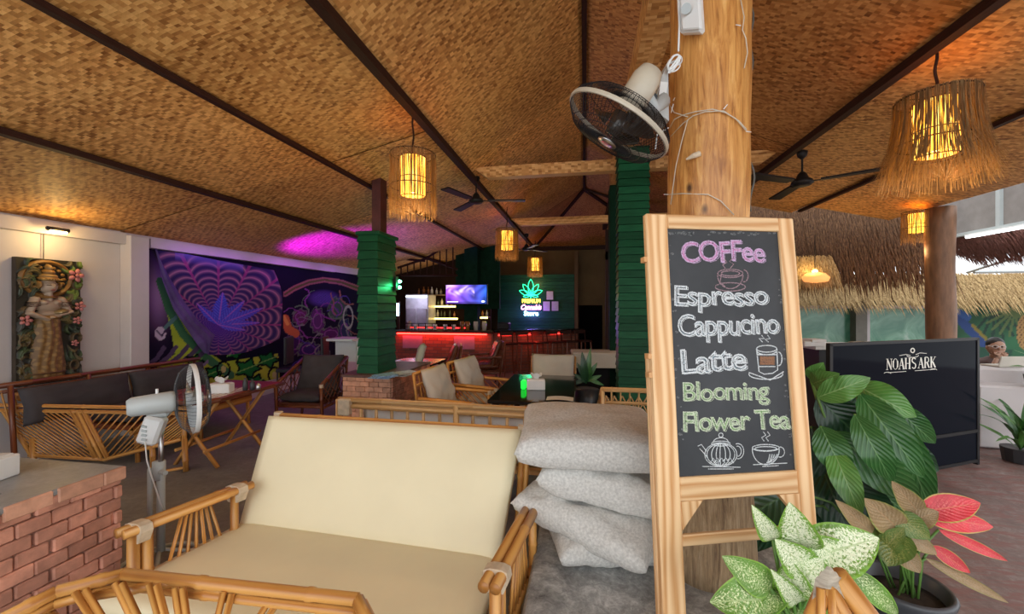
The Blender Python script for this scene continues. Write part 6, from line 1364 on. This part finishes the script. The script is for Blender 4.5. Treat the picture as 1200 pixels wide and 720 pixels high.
# fascia board and tube light
struct(M().box((5.75, 5.2, 3.0), (.06, 6.2, .62)).build('wall_right', plain('grey_fascia', (.26, .235, .22), .7))); struct(M().box((5.70, 5.2, 2.68), (.08, 6.2, .05)).build('trim_23', GREYPL))
for y in (3.6, 5.2, 6.8): struct(M().box((5.70, y, 3.0), (.05, .06, .6)).build('trim_24', GREYPL))
tl_ = thing('tube_light', 'long white fluorescent tube light under the right fascia', 'light', (5.6, 5.4, 2.62)); M().tube([(5.62, 3.6, 2.615), (5.62, 7.2, 2.615)], .018, 10).build('tube', emis('tube_white', (.95, .97, 1), 4), tl_); M().box((5.64, 5.4, 2.645), (.05, 3.66, .03)).build('fitting', PLAST, tl_)
hl = thing('hanging_garden_lamp', 'small orange glowing saucer lamp under the straw eave', 'pendant lamp', P(955, 326, 6.6)); p = P(955, 326, 6.6)
M().lathe([(.02, .10), (.14, .07), (.2, 0), (.17, -.06), (.03, -.08)], p, 20).build('saucer_shade', emis('orange_shade', (1, .42, .12), .55), hl, smooth=True); M().tube([p+Vector((0, 0, .08)), p+Vector((0, 0, .7))], .006, 5).build('cord', BLACK, hl); M().ell(p+Vector((0, 0, .1)), (.04, .04, .04), 8, 6).build('bulb', emis('yellow_bulb', (1, .7, .2), 10), hl)
light('POINT', P(951, 312, 6.5), 2.5, (1, .7, .3), .05)
# counter with books behind the glass
ck = thing('reading_counter', 'dark counter behind the black glass partition', 'counter', P(990, 404, 5.2)); ck.location.z = 0; p = P(985, 402, 5.2)
M().box((p.x+.3, p.y+.1, 1.08), (1.5, .5, .05), rot(z=8)).build('countertop', PLAST, ck); M().box((p.x+.3, p.y+.1, .53), (1.35, .4, 1.05), rot(z=8)).build('body', BLKPL, ck)
for k, (px, py, s_) in enumerate(((949, 397, .26), (953, 392, .2), (1010, 398, .22), (1022, 399, .2))):
    p = P(px, py, 5.1); single(M().box((p.x, p.y, 1.125+.04*(k == 1)), (s_, .18, .035 if k else .06), rot(z=10+8*k), bev=.004).build('book', [PLAST, PAPER, LTFAB, PLAST][k]), ['white box of papers at the left end of the counter', 'open grey booklet lying on the white box', 'pale book at the middle of the counter', 'rightmost pale book on the counter'][k], 'book')
# white garden counters and the person
wk = thing('white_counter', 'white rendered counter in front of the seated person', 'counter', P(1165, 460, 4.7)); wk.location.z = 0
p = P(1172, 430, 4.75); M().box((p.x+.4, p.y+.2, .43), (1.5, .42, .86), rot(z=-8), bev=.02).build('body', WHITE, wk)
M().box((p.x+.42, p.y-.12, .35), (1.56, .4, .7), rot(z=-8), bev=.02).build('front_ledge', WHITE, wk)
lpp = P(1174, 424, 4.95); lap = thing('laptop', 'open beige laptop in front of the seated person', 'laptop', (lpp.x, lpp.y, .9)); M().box((lpp.x+.04, lpp.y+.02, .872), (.36, .2, .015), rot(z=12)).build('keyboard_base', LTFAB, lap); M().box((lpp.x+.04, lpp.y-.1, .935), (.36, .012, .125), rot(z=12, x=12), bev=.004).build('lid', LTFAB, lap)
hp = P(1167, 407, 5.45); per = thing('person', 'seated person in a brown top with glasses, hands at the mouth', 'person', (hp.x, hp.y+.05, 0))
H0 = hp; R_, F_, U_ = Rt*.84-Fw*.54, Fw*.84+Rt*.54, Vector((0, 0, 1))
def q3(a, b, c): return H0+R_*a+F_*b+U_*c
TOPM = plain('brown_top', (.12, .08, .075), .85, bump=.2); TRO = plain('dark_trousers', (.03, .03, .035), .9)
vs = [q3(0, .06, -.62), q3(0, .06, -.45), q3(0, .05, -.3), q3(0, .04, -.2), q3(0, .03, -.13), q3(-.17, .05, -.22), q3(-.25, -.05, -.4), q3(-.10, -.2, -.30), q3(.17, .05, -.22), q3(.24, -.06, -.42), q3(.07, -.2, -.28)]
skin('torso', vs, [(0, 1), (1, 2), (2, 3), (3, 4), (3, 5), (5, 6), (6, 7), (3, 8), (8, 9), (9, 10)], [(.15, .11), (.14, .11), (.15, .11), (.09, .08), .055, .065, .052, .04, .065, .052, .04], TOPM, per)
skin('legs', [q3(0, .06, -.66), q3(-.1, .02, -.66), q3(-.13, -.38, -.62), q3(-.13, -.4, -.95), q3(-.13, -.48, -1.0), q3(.1, .02, -.66), q3(.13, -.38, -.62), q3(.13, -.4, -.95), q3(.13, -.48, -1.0)], [(0, 1), (1, 2), (2, 3), (3, 4), (0, 5), (5, 6), (6, 7), (7, 8)], [.12, .09, .07, .05, .04, .09, .07, .05, .04], TRO, per)
hd = M(); hd.ell(q3(0, 0, 0), (.077, .092, .115), 20, 16, rot(z=10)); hd.ell(q3(0, -.03, -.06), (.055, .06, .06), 14, 10); hd.ell(q3(0, -.098, -.01), (.013, .018, .022), 8, 6); hd.tube([q3(0, .02, -.08), q3(0, .03, -.17)], .05, 12)
for s_ in (-1, 1): hd.ell(q3(s_*.078, .01, -.01), (.012, .02, .03), 8, 6)
head = hd.build('head', SKINM, per, smooth=True); hr = M(); hr.ell(q3(0, .02, .035), (.084, .095, .10), 20, 12); ho = hr.build('hair', plain('black_hair', (.01, .008, .007), .5), head, smooth=True)
m = M()
for s_ in (-1, 1): m.ell(q3(s_*.032, -.084, .012), (.014, .01, .009), 8, 6)
m.build('eyes', plain('eye', (.02, .015, .01), .2), head); m = M(); m.ell(q3(0, -.088, -.055), (.022, .008, .006), 8, 6); m.build('mouth', plain('lips', (.3, .1, .08), .5), head)
m = M()
for s_ in (-1, 1): m.tube([q3(s_*.034+.026*cos(a), -.1, .012+.02*sin(a)) for a in [2*pi*k/14 for k in range(15)]], .0025, 5, False); m.tube([q3(s_*.06, -.1, .015), q3(s_*.078, .0, .015)], .002, 4)
m.tube([q3(-.008, -.1, .015), q3(.008, -.1, .015)], .002, 4); m.build('glasses', CHROME, head)
for s_ in (-1, 1):
    w0 = q3(-.10 if s_ < 0 else .07, -.2, -.30 if s_ < 0 else -.28); pm = q3(s_*.035, -.15, -.13); skin('forearm', [w0, w0.lerp(pm, .6), pm], [(0, 1), (1, 2)], [.036, .028, .026], SKINM, per, 1)
    vs = [pm, pm+U_*.035]; ed = [(0, 1)]; rd = [.026, .028]
    for k in range(4): b0 = len(vs); vs += [pm+R_*(-.024+.016*k)+U_*.055, pm+R_*(-.02+.014*k-s_*.012)+F_*.02+U_*(.08-.004*abs(k-1.5))]; ed += [(1, b0), (b0, b0+1)]; rd += [.009, .007]
    b0 = len(vs); vs += [pm-R_*s_*.03+U_*.02-F_*.01, pm-R_*s_*.035+U_*.045]; ed += [(0, b0), (b0, b0+1)]; rd += [.01, .008]
    skin('hand', vs, ed, rd, SKINM, per, 1)
stl = thing('garden_stool', 'stool under the seated person', 'stool', (hp.x, hp.y+.12, 0)); sz = hp.z-.80; M().lathe([(.17, 0), (.17, .02), (.05, .04), (.05, sz-.04), (.18, sz-.02), (.18, sz)], (hp.x+F_.x*.06, hp.y+.06, 0), 16).build('seat', BLKPL, stl, smooth=True)
